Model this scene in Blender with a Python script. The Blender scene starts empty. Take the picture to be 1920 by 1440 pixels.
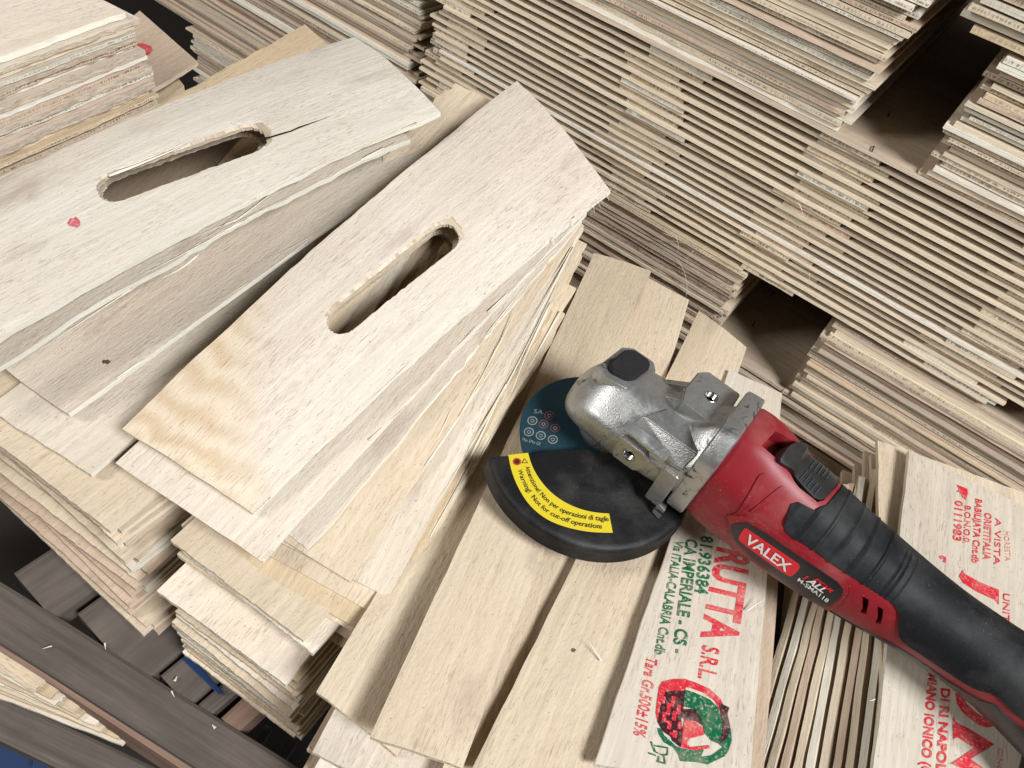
import bpy, bmesh, math, random
from math import radians, cos, sin, pi
from mathutils import Vector, Matrix, noise
from mathutils.bvhtree import BVHTree
from mathutils.geometry import tessellate_polygon

# ------------------------------------------------------------------ camera, world, light
H = 0.66                                   # camera height above the pallet planks
F_PX, PITCH, ROLL = 1442.0, radians(48), radians(15.5)
scene = bpy.context.scene
FW = Vector((0, cos(PITCH), -sin(PITCH)))
_r0 = Vector((1, 0, 0)); _u0 = Vector((0, sin(PITCH), cos(PITCH)))
RT = cos(ROLL) * _r0 + sin(ROLL) * _u0
UP = -sin(ROLL) * _r0 + cos(ROLL) * _u0
CAM = Vector((0, 0, H))
cd = bpy.data.cameras.new('camera'); cam = bpy.data.objects.new('camera', cd)
scene.collection.objects.link(cam)
cd.sensor_width = 36; cd.lens = F_PX / 1920 * 36; cd.clip_start = 0.01; cd.clip_end = 50
M = Matrix((RT, UP, -FW)).transposed().to_4x4(); M.translation = CAM
cam.matrix_world = M
scene.camera = cam

world = bpy.data.worlds.new('World'); scene.world = world; world.use_nodes = True
bg = world.node_tree.nodes['Background']
bg.inputs[0].default_value = (1.0, 0.93, 0.84, 1); bg.inputs[1].default_value = 0.04

def area(name, az, el, dist, sx, sy, watts, col, target=(0.02, 0.40, 0.2)):
    l = bpy.data.lights.new(name, 'AREA'); l.shape = 'RECTANGLE'; l.size = sx; l.size_y = sy
    l.energy = watts; l.color = col
    o = bpy.data.objects.new(name, l); scene.collection.objects.link(o)
    t = Vector(target); d = Vector((cos(az) * cos(el), sin(az) * cos(el), sin(el)))
    o.location = t + d * dist
    o.rotation_euler = (-d).to_track_quat('-Z', 'Y').to_euler()
    return o
area('window_light_key', radians(-42), radians(46), 3.2, 1.0, 0.75, 146, (0.95, 0.975, 1.0))
area('window_light_left', radians(202), radians(36), 2.6, 0.6, 1.0, 31, (1.0, 0.975, 0.94))
scene.view_settings.view_transform = 'Standard'; scene.view_settings.look = 'None'
scene.view_settings.exposure = 0.10; scene.view_settings.gamma = 1.0

# ------------------------------------------------------------------ helpers
def ray(x, y):
    return (FW * F_PX + RT * (x - 960) - UP * (y - 720)).normalized()
def at(x, y, z):                            # point on the horizontal plane z (metres below the camera, negative)
    d = ray(x, y); return CAM + d * (z / d.z)

COL = scene.collection
def link(name, me, mats, parent=None, loc=None):
    o = bpy.data.objects.new(name, me); COL.objects.link(o)
    if not isinstance(mats, (list, tuple)): mats = [mats]
    if me is not None:
        for m in mats: me.materials.append(m)
    if loc is not None: o.location = loc
    if parent is not None: o.parent = parent
    return o
def nth(k): return '%d%s' % (k, 'th' if 10 <= k % 100 <= 20 else {1: 'st', 2: 'nd', 3: 'rd'}.get(k % 10, 'th'))
def tag(o, label=None, cat=None, group=None, kind=None):
    if label: o['label'] = label
    if cat: o['category'] = cat
    if group: o['group'] = group
    if kind: o['kind'] = kind
    return o
def mesh(name, verts, faces, mi=None, uvs=None, smooth=False):
    me = bpy.data.meshes.new(name); me.from_pydata([tuple(v) for v in verts], [], faces)
    if mi: me.polygons.foreach_set('material_index', mi)
    if uvs:
        ul = me.uv_layers.new(name='UVMap')
        flat = [c for f in uvs for uv in f for c in uv]
        ul.data.foreach_set('uv', flat)
    if smooth: me.polygons.foreach_set('use_smooth', [True] * len(me.polygons))
    me.update(); return me
def nz(x, y, z=0.0): return noise.noise(Vector((x, y, z)))

# ------------------------------------------------------------------ materials
class NT:
    def __init__(s, name):
        s.m = bpy.data.materials.new(name); s.m.use_nodes = True
        s.t = s.m.node_tree; s.b = s.t.nodes['Principled BSDF']
    def n(s, typ, **kw):
        o = s.t.nodes.new(typ)
        for k, v in kw.items():
            if k.startswith('i_'):
                o.inputs[k[2:].replace('_', ' ')].default_value = v
            else: setattr(o, k, v)
        return o
    def l(s, a, b): s.t.links.new(a, b)
    def uv(s, sc, rot=0.0, rnd=True):
        tc = s.n('ShaderNodeTexCoord'); mp = s.n('ShaderNodeMapping')
        mp.inputs['Scale'].default_value = sc; mp.inputs['Rotation'].default_value = (0, 0, rot)
        if rnd:
            oi = s.n('ShaderNodeObjectInfo'); mu = s.n('ShaderNodeMath', operation='MULTIPLY'); mu.inputs[1].default_value = 37.0
            s.l(oi.outputs['Random'], mu.inputs[0])
            cm = s.n('ShaderNodeCombineXYZ'); s.l(mu.outputs[0], cm.inputs[0]); s.l(mu.outputs[0], cm.inputs[1]); s.l(mu.outputs[0], cm.inputs[2])
            ad = s.n('ShaderNodeVectorMath', operation='ADD'); s.l(tc.outputs['UV'], ad.inputs[0]); s.l(cm.outputs[0], ad.inputs[1])
            s.l(ad.outputs[0], mp.inputs[0])
        else: s.l(tc.outputs['UV'], mp.inputs[0])
        return mp.outputs[0]
    def noise(s, vec, scale=1.0, detail=4.0, rough=0.55, dist=0.0):
        o = s.n('ShaderNodeTexNoise'); o.inputs['Scale'].default_value = scale; o.inputs['Detail'].default_value = detail
        o.inputs['Roughness'].default_value = rough; o.inputs['Distortion'].default_value = dist
        s.l(vec, o.inputs['Vector']); return o.outputs['Fac']
    def ramp(s, fac, stops):
        o = s.n('ShaderNodeValToRGB'); el = o.color_ramp.elements
        while len(el) < len(stops): el.new(0.5)
        for e, (p, c) in zip(el, stops):
            e.position = p; e.color = c if len(c) == 4 else (*c, 1)
        s.l(fac, o.inputs[0]); return o.outputs[0]
    def mix(s, fac, a, b, mode='MIX'):
        o = s.n('ShaderNodeMix', data_type='RGBA', blend_type=mode)
        for sock, v in ((o.inputs[0], fac), (o.inputs[6], a), (o.inputs[7], b)):
            if hasattr(v, 'is_linked') or hasattr(v, 'links'): s.l(v, sock)
            else: sock.default_value = v if isinstance(v, (int, float)) else (*v, 1)[:4]
        return o.outputs[2]
    def bump(s, h, strength, dist, prev=None):
        o = s.n('ShaderNodeBump'); o.inputs['Strength'].default_value = strength; o.inputs['Distance'].default_value = dist
        s.l(h, o.inputs['Height'])
        if prev is not None: s.l(prev, o.inputs['Normal'])
        return o.outputs[0]
    def out(s, col=None, rough=0.7, normal=None, metal=0.0, spec=0.3):
        if col is not None:
            if isinstance(col, (tuple, list)): s.b.inputs['Base Color'].default_value = (*col, 1)[:4]
            else: s.l(col, s.b.inputs['Base Color'])
        if isinstance(rough, (int, float)): s.b.inputs['Roughness'].default_value = rough
        else: s.l(rough, s.b.inputs['Roughness'])
        s.b.inputs['Metallic'].default_value = metal
        s.b.inputs['Specular IOR Level'].default_value = spec
        if normal is not None: s.l(normal, s.b.inputs['Normal'])
        return s.m
g1 = lambda v: (v, v, v)

def wood_face(name, light, dark, rot=0.0, stain=0.5, check=1.0, patch=None):
    t = NT(name)
    big = t.noise(t.uv((5, 14, 1), rot), 1.0, 3)
    col = t.mix(t.ramp(big, [(0.35, g1(0)), (0.68, g1(1))]), light, dark)
    fib = t.noise(t.uv((14, 300, 1), rot), 1.0, 5, 0.6)
    col = t.mix(t.ramp(fib, [(0.3, g1(0.0)), (0.72, g1(0.62))]), col, tuple(c * 0.76 for c in dark))
    st = t.noise(t.uv((11, 26, 1), rot), 1.0, 4, 0.6)
    col = t.mix(t.ramp(st, [(0.57, g1(0)), (0.74, g1(stain))]), col, (0.33, 0.245, 0.205))
    if patch:                                # a broad warm heartwood patch at one corner
        pv = t.n('ShaderNodeSeparateXYZ'); t.l(t.uv((1, 1, 1), 0, False), pv.inputs[0])
        wob = t.noise(t.uv((9, 9, 1)), 1.0, 3)
        ma = t.n('ShaderNodeMath', operation='MULTIPLY_ADD'); t.l(wob, ma.inputs[0]); ma.inputs[1].default_value = 0.04; t.l(pv.outputs[0], ma.inputs[2])
        mb = t.n('ShaderNodeMath', operation='MULTIPLY_ADD'); t.l(pv.outputs[1], mb.inputs[0]); mb.inputs[1].default_value = 0.85; t.l(ma.outputs[0], mb.inputs[2])
        pm = t.ramp(mb.outputs[0], [(0.115, g1(0.85)), (0.165, g1(0))])
        rg = t.n('ShaderNodeTexWave'); t.l(t.uv((16, 22, 1)), rg.inputs['Vector']); rg.inputs['Scale'].default_value = 1; rg.inputs['Distortion'].default_value = 6; rg.inputs['Detail'].default_value = 3
        pc = t.mix(rg.outputs['Fac'], (0.58, 0.44, 0.29), (0.70, 0.58, 0.43))
        col = t.mix(pm, col, pc)
    ck = t.noise(t.uv((115, 1000, 1), rot), 1.0, 2, 0.5, 0.35)
    cl = t.noise(t.uv((16, 30, 1), rot), 1.0, 3)
    ckm = t.mix(1.0, t.ramp(ck, [(0.56, g1(0)), (0.68, g1(1))]), t.ramp(cl, [(0.36, g1(0.10)), (0.60, g1(1))]), 'MULTIPLY')
    col = t.mix(ckm, col, t.mix(0.50, col, (0.26, 0.17, 0.11)))
    sp = t.noise(t.uv((520, 520, 1)), 1.0, 1)
    col = t.mix(t.ramp(sp, [(0.71, g1(0)), (0.77, g1(0.55))]), col, (0.18, 0.13, 0.09))
    rnd = t.n('ShaderNodeObjectInfo').outputs['Random']
    hs = t.n('ShaderNodeHueSaturation'); hs.inputs['Saturation'].default_value = 1.04
    mr = t.n('ShaderNodeMapRange'); mr.inputs[3].default_value = 0.84; mr.inputs[4].default_value = 1.04
    t.l(rnd, mr.inputs[0]); t.l(mr.outputs[0], hs.inputs['Value']); t.l(col, hs.inputs['Color'])
    b1 = t.bump(ckm, -1.0 * min(1, check), 0.0016 * max(1, check))
    b2 = t.bump(fib, 0.6, 0.0006, b1)
    fz = t.noise(t.uv((190, 520, 1), rot), 1.0, 3, 0.7)
    b3 = t.bump(fz, 0.75 * min(1, check), 0.0009, b2)
    return t.out(hs.outputs[0], 0.80, b3, spec=0.15)

def wood_edge(name, light, dark, kind='edge'):
    """kind edge: along the grain; end: cross-ply end grain with rows of pores; torn: splintery saw cut"""
    t = NT(name); sep = t.n('ShaderNodeSeparateXYZ'); tc = t.n('ShaderNodeTexCoord'); t.l(tc.outputs['UV'], sep.inputs[0])
    ab = t.n('ShaderNodeMath', operation='SUBTRACT'); t.l(sep.outputs[1], ab.inputs[0]); ab.inputs[1].default_value = 0.5
    aa = t.n('ShaderNodeMath', operation='ABSOLUTE'); t.l(ab.outputs[0], aa.inputs[0])
    n1 = t.noise(t.uv((26, 2.6, 1)), 1.0, 4, 0.6)
    col = t.mix(t.ramp(n1, [(0.32, g1(0)), (0.68, g1(1))]), light, dark)
    ply = t.noise(t.uv((5, 6, 1)), 1.0, 2)
    col = t.mix(t.ramp(ply, [(0.54, g1(0)), (0.70, g1(0.30))]), col, tuple(c * 0.6 for c in dark))
    if kind == 'end':
        band = t.ramp(aa.outputs[0], [(0.14, g1(1)), (0.27, g1(0))])
        tk = t.ramp(t.noise(t.uv((820, 0.5, 1)), 1.0, 1, 0.4), [(0.47, g1(0)), (0.55, g1(1))])
        pr = t.ramp(t.noise(t.uv((20, 0.3, 1)), 1.0, 2), [(0.36, g1(0.1)), (0.6, g1(1))])
        m = t.mix(1.0, t.mix(1.0, band, tk, 'MULTIPLY'), pr, 'MULTIPLY')
        fine = t.noise(t.uv((900, 1.6, 1)), 1.0, 2, 0.6)
        col = t.mix(t.ramp(fine, [(0.46, g1(0)), (0.66, g1(0.5))]), col, tuple(c * 0.62 for c in dark))
        col = t.mix(m, col, tuple(c * 0.42 for c in dark)); h = m; st_ = -0.9
    elif kind == 'torn':
        m = t.ramp(t.noise(t.uv((120, 4.5, 1)), 1.0, 5, 0.7, 0.8), [(0.40, g1(0)), (0.66, g1(1))])
        col = t.mix(m, col, tuple(c * 0.60 for c in dark)); h = m; st_ = -1.0
    else:
        m = t.noise(t.uv((60, 9, 1)), 1.0, 3, 0.6); h = m; st_ = 0.5
        col = t.mix(t.ramp(m, [(0.50, g1(0)), (0.70, g1(0.4))]), col, tuple(c * 0.7 for c in dark))
    rnd = t.n('ShaderNodeObjectInfo').outputs['Random']
    hs = t.n('ShaderNodeHueSaturation')
    mr = t.n('ShaderNodeMapRange'); mr.inputs[3].default_value = 0.90; mr.inputs[4].default_value = 1.06
    t.l(rnd, mr.inputs[0]); t.l(mr.outputs[0], hs.inputs['Value']); t.l(col, hs.inputs['Color'])
    b = t.bump(h, st_, 0.0010); b = t.bump(n1, 0.5, 0.0006, b)
    return t.out(hs.outputs[0], 0.85, b, spec=0.12)

def plain(name, col, rough, metal=0.0, spec=0.4, bscale=0, bstr=0.0, dust=0.0, dustcol=(0.6, 0.52, 0.42), coords='Object'):
    t = NT(name); nrm = None; c = col
    tc = t.n('ShaderNodeTexCoord')
    if dust:
        d = t.noise(tc.outputs[coords], 900, 2, 0.5)
        d2 = t.noise(tc.outputs[coords], 28, 4, 0.6)
        m1 = t.ramp(d, [(0.68, g1(0)), (0.75, g1(min(1, dust * 1.4)))])
        m2 = t.ramp(d2, [(0.45, g1(0)), (0.72, g1(dust * 0.30))])
        m1 = t.mix(1.0, m1, t.ramp(t.noise(tc.outputs[coords], 17, 3, 0.6), [(0.42, g1(0.12)), (0.62, g1(1))]), 'MULTIPLY')
        mm = t.mix(1.0, m1, m2, 'ADD')
        c = t.mix(mm, col, dustcol)
    if bscale:
        nrm = t.bump(t.noise(tc.outputs[coords], bscale, 3, 0.6), bstr, 0.0006)
    return t.out(c, rough, nrm, metal, spec)

CREAM = ((0.71, 0.60, 0.455), (0.63, 0.51, 0.37))
WHITE = ((0.78, 0.70, 0.59), (0.69, 0.59, 0.47))
TAN = ((0.66, 0.53, 0.37), (0.56, 0.43, 0.28))
PINK = ((0.62, 0.49, 0.375), (0.53, 0.40, 0.295))
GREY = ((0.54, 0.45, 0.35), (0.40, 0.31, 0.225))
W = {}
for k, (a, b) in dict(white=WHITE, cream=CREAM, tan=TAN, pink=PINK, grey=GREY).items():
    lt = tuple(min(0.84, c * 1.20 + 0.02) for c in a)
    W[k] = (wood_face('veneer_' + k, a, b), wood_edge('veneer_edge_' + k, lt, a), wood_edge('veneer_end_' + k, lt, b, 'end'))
M_H1 = wood_face('veneer_front_board', (0.76, 0.69, 0.595), (0.68, 0.59, 0.49), 0.14, 0.55, 1.9, patch=True)
M_L1 = wood_face('veneer_left_board', (0.77, 0.71, 0.625), (0.69, 0.615, 0.52), 0.0, 0.5, 0.9)
M_PRINT = wood_face('veneer_printed_board', (0.71, 0.64, 0.54), (0.63, 0.545, 0.44), 0.0, 0.18, 0.3)
M_TORN = wood_edge('torn_fibres', (0.78, 0.70, 0.58), (0.60, 0.47, 0.33), 'torn')
M_TORNW = wood_edge('torn_white_edge', (0.78, 0.70, 0.59), (0.60, 0.47, 0.34), 'torn')
M_RUST = wood_edge('stained_edge', (0.26, 0.13, 0.06), (0.18, 0.10, 0.05), 'end')

# ------------------------------------------------------------------ boards
SURF = {}
def surf_grid(P, fn, g):
    return [[fn(u, v) for v in g[1]] for u in g[0]]
class Quad:
    """bilinear board surface: u near->far, v left->right, corners near-left, near-right, far-right, far-left"""
    def __init__(s, c, cup=0.0, bow=0.0, wave=0.0, seed=0):
        s.c = [Vector(p) for p in c]; s.cup = cup; s.bow = bow; s.wave = wave; s.seed = seed
        nl, nr, fr, fl = s.c
        s.n = ((nr - nl) + (fr - fl)).cross((fl - nl) + (fr - nr)).normalized()
        if s.n.z < 0: s.n.negate()
        s.L = (((fl + fr) - (nl + nr)) / 2).length; s.Wd = (((nr - nl).length + (fr - fl).length) / 2)
    def flat(s, u, v):
        nl, nr, fr, fl = s.c
        return (nl * (1 - u) + fl * u) * (1 - v) + (nr * (1 - u) + fr * u) * v
    def p(s, u, v, off=0.0):
        h = s.cup * (1 - (2 * v - 1) ** 2) + s.bow * (1 - (2 * u - 1) ** 2)
        h += s.wave * nz(u * 2.3 + s.seed * 7.1, v * 1.1, s.seed * 3.3)
        return s.flat(u, v) + s.n * (h + off)
    def uv_at(s, x, y):
        u = v = 0.5; d = ray(x, y); nl, nr, fr, fl = s.c
        for _ in range(12):
            P = s.p(u, v); f = P - (CAM + d * (P - CAM).dot(d)); du = (fl - nl) * (1 - v) + (fr - nr) * v; dv = (nr - nl) * (1 - u) + (fr - fl) * u
            du = du - d * du.dot(d); dv = dv - d * dv.dot(d)
            a, b, c = du.dot(du), du.dot(dv), dv.dot(dv); e, g = f.dot(du), f.dot(dv); D_ = a * c - b * b
            u -= (e * c - g * b) / D_; v -= (g * a - e * b) / D_
        return u, v
    def hit(s, x, y, off=0.0004):
        """ point where the sight line through a pixel of the photograph meets the board """
        d = ray(x, y); nl = s.c[0]; k = (nl - CAM).dot(s.n) / d.dot(s.n)
        return CAM + d * k + s.n * off

def board(name, q, th, mats, label=None, cat='board', group=None, nu=26, nv=7, rag_end=0.0012, rag_long=0.0009, slot=None, seed=1, parent=None, shape=None):
    rnd = random.Random(seed); L, Wd = q.L, q.Wd
    def edge_shift(u, v):
        du = dv = 0
        if u <= 1e-6 or u >= 1 - 1e-6: du = rag_end / L * (0.35 * nz(v * 8, seed * 3.1, u) + 0.75 * nz(v * 75, seed, u + 5))
        if v <= 1e-6 or v >= 1 - 1e-6: dv = rag_long / Wd * (nz(u * 6, seed * 5.7, v) * 0.9 + 0.8 * nz(u * 38, seed * 2.2, v + 3))
        return du, dv
    if shape:
        pass
    pts = []; top = []; uv = []
    if slot is None:
        for i in range(nu + 1):
            for j in range(nv + 1):
                u, v = i / nu, j / nv; du, dv = edge_shift(u, v); pts.append((u + du, v + dv))
        idx = lambda i, j: i * (nv + 1) + j
        top = [(idx(i, j), idx(i, j + 1), idx(i + 1, j + 1), idx(i + 1, j)) for i in range(nu) for j in range(nv)]
        loop_near = [idx(0, j) for j in range(nv + 1)]; loop_right = [idx(i, nv) for i in range(nu + 1)]
        loop_far = [idx(nu, j) for j in range(nv, -1, -1)]; loop_left = [idx(i, 0) for i in range(nu, -1, -1)]
        sides = [(loop_near, 2), (loop_right, 1), (loop_far, 2), (loop_left, 1)]
        inner = None
    else:
        (u0, v0), (u1, v1) = q.uv_at(*slot['a']), q.uv_at(*slot['b']); hw = slot['w']; torn = slot.get('torn', 0.0)     # slot axis ends (places in the photograph), half width in m
        rg = slot.get('rag', 0.0012); K = 10; sink = []
        A = Vector((u0 * L, v0 * Wd)); B = Vector((u1 * L, v1 * Wd)); ax = (B - A).normalized(); px = Vector((-ax.y, ax.x))   # px points to larger v
        ins, outs = [], []
        def add(pi, po): ins.append(pi); outs.append(po)
        ns, ncap = 34, 30
        for i in range(ns):                                        # right side, u0 -> u1
            t = i / ns; c = A.lerp(B, t); add(c + px * hw, Vector((c.x, Wd)))
        def path(ps, t):
            ls = [(ps[k + 1] - ps[k]).length for k in range(len(ps) - 1)]; d = t * sum(ls)
            for k, l in enumerate(ls):
                if d <= l or k == len(ls) - 1: return ps[k].lerp(ps[k + 1], min(1, d / l))
                d -= l
        pf = [Vector((B.x, Wd)), Vector((L, Wd)), Vector((L, 0)), Vector((B.x, 0))]
        for i in range(ncap):
            t = i / ncap; a = pi / 2 - pi * t; add(B + (ax * cos(a) + px * sin(a)) * hw, path(pf, t))
        for i in range(ns):
            t = i / ns; c = B.lerp(A, t); add(c - px * hw, Vector((c.x, 0)))
        pn = [Vector((A.x, 0)), Vector((0, 0)), Vector((0, Wd)), Vector((A.x, Wd))]
        for i in range(ncap):
            t = i / ncap; a = -pi / 2 - pi * t; add(A + (ax * cos(a) + px * sin(a)) * hw, path(pn, t))
        N = len(ins)
        # snap the corner points of the outer rectangle
        for corner in (Vector((L, Wd)), Vector((L, 0)), Vector((0, 0)), Vector((0, Wd))):
            k = min(range(N), key=lambda i: (outs[i] - corner).length); outs[k] = corner.copy()
        for r in range(K + 1):
            for i in range(N):
                pi_, po = ins[i], outs[i]
                jag = rg * (nz(i * 0.9, seed * 4.4) + 0.8 * nz(i * 2.7, seed * 1.4)) * (1 if r == 0 else 0)
                ctr = (A + B) / 2; dirv = (pi_ - ctr).normalized()
                side = 1.0 if (ns + ncap * 0.2) < i < (2 * ns + ncap * 1.2) else 0.0       # torn rim: far end and left side
                sink.append(-torn * side * (0.7 + 0.9 * abs(nz(i * 0.31, seed * 2.2))) if r == 0 else 0.0)
                p = (pi_ + dirv * jag).lerp(po, [0, 0.036 * (1 + 0.25 * nz(i * 1.3, seed * 6.1) + 0.7 * nz(i * 0.23, seed))][r] if r < 2 else 0.036 + 0.964 * ((r - 1) / (K - 1)) ** 1.15)
                u, v = p.x / L, p.y / Wd
                if r == K:
                    du, dv = edge_shift(u, v); u += du; v += dv
                pts.append((u, v))
        top = [(r * N + i, (r + 1) * N + i, (r + 1) * N + (i + 1) % N, r * N + (i + 1) % N) for r in range(K) for i in range(N)]
        outer = [K * N + i for i in range(N)]; inner = [i for i in range(N)]
        sides = []
    n = len(pts); origin = q.flat(0.5, 0.5) - q.n * th
    V = [q.p(u, v, (sink[k] if slot else 0.0)) - origin for k, (u, v) in enumerate(pts)] + [q.p(u, v, -th) - origin for u, v in pts]
    faces, mi, uvs = [], [], []
    pu = [(u * L, v * Wd) for u, v in pts]
    for fi, f in enumerate(top):
        faces.append(f); mi.append(3 if slot and torn and fi < N and (ns + ncap * 0.2) < fi < (2 * ns + ncap * 1.2) else 0); uvs.append([pu[k] for k in f])
        g = tuple(n + k for k in reversed(f)); faces.append(g); mi.append(0); uvs.append([(pu[k - n][0] + 3, pu[k - n][1]) for k in g])
    def wall(a, b, m, da, db):
        faces.append((a, n + a, n + b, b)); mi.append(m); uvs.append([(da, 1), (da, 0), (db, 0), (db, 1)])
    if slot is None:
        for lp, m in sides:
            d = 0
            for a, b in zip(lp, lp[1:]):
                e = (V[a] - V[b]).length; wall(b, a, m, d + e, d); d += e
    else:
        d = 0
        for i in range(N):
            a, b = outer[i], outer[(i + 1) % N]; e = (V[a] - V[b]).length
            u_, v_ = pts[a]; m = 2 if (u_ < 0.01 or u_ > 0.99) else 1
            wall(a, b, m, d, d + e); d += e
        d = 0
        for i in range(N):
            a, b = inner[i], inner[(i + 1) % N]; e = (V[a] - V[b]).length; wall(b, a, 3, d + e, d); d += e
        mats = list(mats) + [M_TORN]
    me = mesh(name, V, faces, mi, uvs)
    bm = bmesh.new(); bm.from_mesh(me); bmesh.ops.recalc_face_normals(bm, faces=bm.faces)
    for e in bm.edges:
        if len(e.link_faces) == 2 and e.calc_face_angle(0) > radians(28): e.smooth = False
    bm.to_mesh(me); bm.free()
    for p in me.polygons: p.use_smooth = True
    o = link(name, me, mats, parent, origin)
    if label: tag(o, label, cat, group)
    o['_q'] = 0; del o['_q']
    SURF[o.name] = q
    return o

def planar(nl, nr, fr, flpx):
    """far-left corner found on the plane of the other three"""
    n = (nr - nl).cross(fr - nr); d = ray(*flpx)
    return [nl, nr, fr, CAM + d * ((nl - CAM).dot(n) / d.dot(n))]
def right_edge_board(n, f, zn, zf, width, far_skew=0.0, wf=None):
    """corners from the right edge seen in the photograph (near px, far px) and a real width in metres"""
    a, b = at(*n, zn), at(*f, zf); d = (b - a).normalized(); s = Vector((0, 0, 1)).cross(d).normalized()   # to the left
    wf = wf or width
    return [a + s * width, a, b, b + s * wf + d * far_skew]

def splinter(parent, p, d, ln, w, curl=0.3, seed=0, mat=None, name='splinter'):
    """a thin curved sliver of torn wood that belongs to a board (or lies loose)"""
    r = random.Random(seed); d = Vector(d).normalized(); s = d.cross(Vector((0, 0, 1))); s = s.normalized() if s.length > 1e-4 else Vector((1, 0, 0))
    up = s.cross(d).normalized(); K = 7; V = []; fs = []
    base = Vector(p); o0 = parent.location.copy() if parent else base.copy()
    pos = base.copy(); dd = d.copy(); k2 = r.uniform(-1, 1) * curl
    for i in range(K + 1):
        t = i / K; ww = w * (1 - 0.85 * t) * 0.5
        V += [pos + s * ww + up * ww * 0.6 - o0, pos - s * ww + up * ww * 0.6 - o0, pos - up * ww * 0.8 - o0]
        dd = (dd + up * curl / K + s * k2 / K).normalized(); pos = pos + dd * ln / K
    for i in range(K):
        a, b = i * 3, i * 3 + 3
        for k in range(3): fs.append((a + k, a + (k + 1) % 3, b + (k + 1) % 3, b + k))
    fs += [(0, 2, 1), (K * 3, K * 3 + 1, K * 3 + 2)]
    me = mesh(name, V, fs, smooth=True)
    return link(name, me, mat or M_SPL, parent, None if parent else o0)
M_SPL = plain('splinter_wood', (0.74, 0.64, 0.48), 0.7, spec=0.2)

# ------------------------------------------------------------------ print (flat ink on boards)
def ink(name, col, worn=0.45):
    t = NT(name); tc = t.n('ShaderNodeTexCoord')
    n = t.noise(tc.outputs['Object'], 520, 4, 0.7); n2 = t.noise(tc.outputs['Object'], 60, 3, 0.6)
    c = t.mix(t.ramp(n, [(0.53, g1(0)), (0.70, g1(min(1, worn * 1.5)))]), col, (0.60, 0.49, 0.40))
    c = t.mix(t.ramp(n2, [(0.45, g1(0)), (0.70, g1(0.30))]), c, (0.55, 0.42, 0.34))
    return t.out(c, 0.75, spec=0.15)
INK_R = ink('red_ink', (0.53, 0.018, 0.035)); INK_G = ink('green_ink', (0.0, 0.105, 0.042)); INK_K = ink('dark_overprint_ink', (0.045, 0.008, 0.012), 0.2)
INK_PALE = ink('pale_red_ink', (0.58, 0.24, 0.19), 0.6)

def text_shape(txt, bold=0.0, shear=0.0):
    cu = bpy.data.curves.new('t', 'FONT'); cu.body = txt; cu.size = 1; cu.shear = shear; cu.offset = bold; cu.resolution_u = 3
    ob = bpy.data.objects.new('t', cu); COL.objects.link(ob)
    dg = bpy.context.evaluated_depsgraph_get(); me = bpy.data.meshes.new_from_object(ob.evaluated_get(dg))
    vs = [(v.co.x, v.co.y) for v in me.vertices]; fs = [tuple(p.vertices) for p in me.polygons]
    bpy.data.objects.remove(ob); bpy.data.curves.remove(cu); bpy.data.meshes.remove(me)
    x0 = min(v[0] for v in vs); x1 = max(v[0] for v in vs); y1 = 0.70
    return [((x - x0) / (x1 - x0), y / y1) for x, y in vs], fs
def print_text(ob, txt, S, E, T, mat, bold=0.01, shear=0.0, name='printed_text'):
    """S baseline start, E baseline end, T cap-top at the start, all as places on the board"""
    q = SURF[ob.name]; s, e, t = q.hit(*S), q.hit(*E), q.hit(*T)
    vs, fs = text_shape(txt, bold, shear)
    o0 = ob.location
    me = mesh(name, [s + (e - s) * x + (t - s) * y - o0 for x, y in vs], fs)
    return link(name, me, mat, ob)
def print_poly(ob, pts, mat, off=0.0004, name='printed_mark'):
    q = SURF[ob.name]; P = [q.hit(x, y, off) for x, y in pts]
    tri = tessellate_polygon([[Vector((x, -y, 0)) for x, y in pts]])
    me = mesh(name, [p - ob.location for p in P], [tuple(t) for t in tri])
    return link(name, me, mat, ob)
def zpx(pts, ox, oy, sc): return [(ox + x / sc, oy + y / sc) for x, y in pts]
# ------------------------------------------------------------------ setting: floor, and an added wall behind that keeps the gaps dark
M_FLOOR = plain('concrete', (0.045, 0.039, 0.034), 0.9, bscale=60, bstr=0.5)
me = mesh('floor', [(-3, -2, 0), (3, -2, 0), (3, 4, 0), (-3, 4, 0)], [(0, 1, 2, 3)])
tag(link('floor', me, M_FLOOR, None, (0, 0, -0.30)), kind='structure')

AZ = radians(-25.5); PU = Vector((cos(AZ), sin(AZ), 0)); PN = Vector((-sin(AZ), cos(AZ), 0)); PO = Vector((0.05, 0.68, H))
def fp(s, d, z): return PO + PU * s + PN * d + Vector((0, 0, z))
a, b = fp(-1.6, 0.60, -0.96), fp(1.6, 0.60, -0.96)
me = mesh('wall', [a, b, b + Vector((0, 0, 2.2)), a + Vector((0, 0, 2.2))], [(0, 1, 2, 3)])
tag(link('wall', me, M_FLOOR), kind='structure')  # unseen wall, added to block the light behind the gaps

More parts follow.
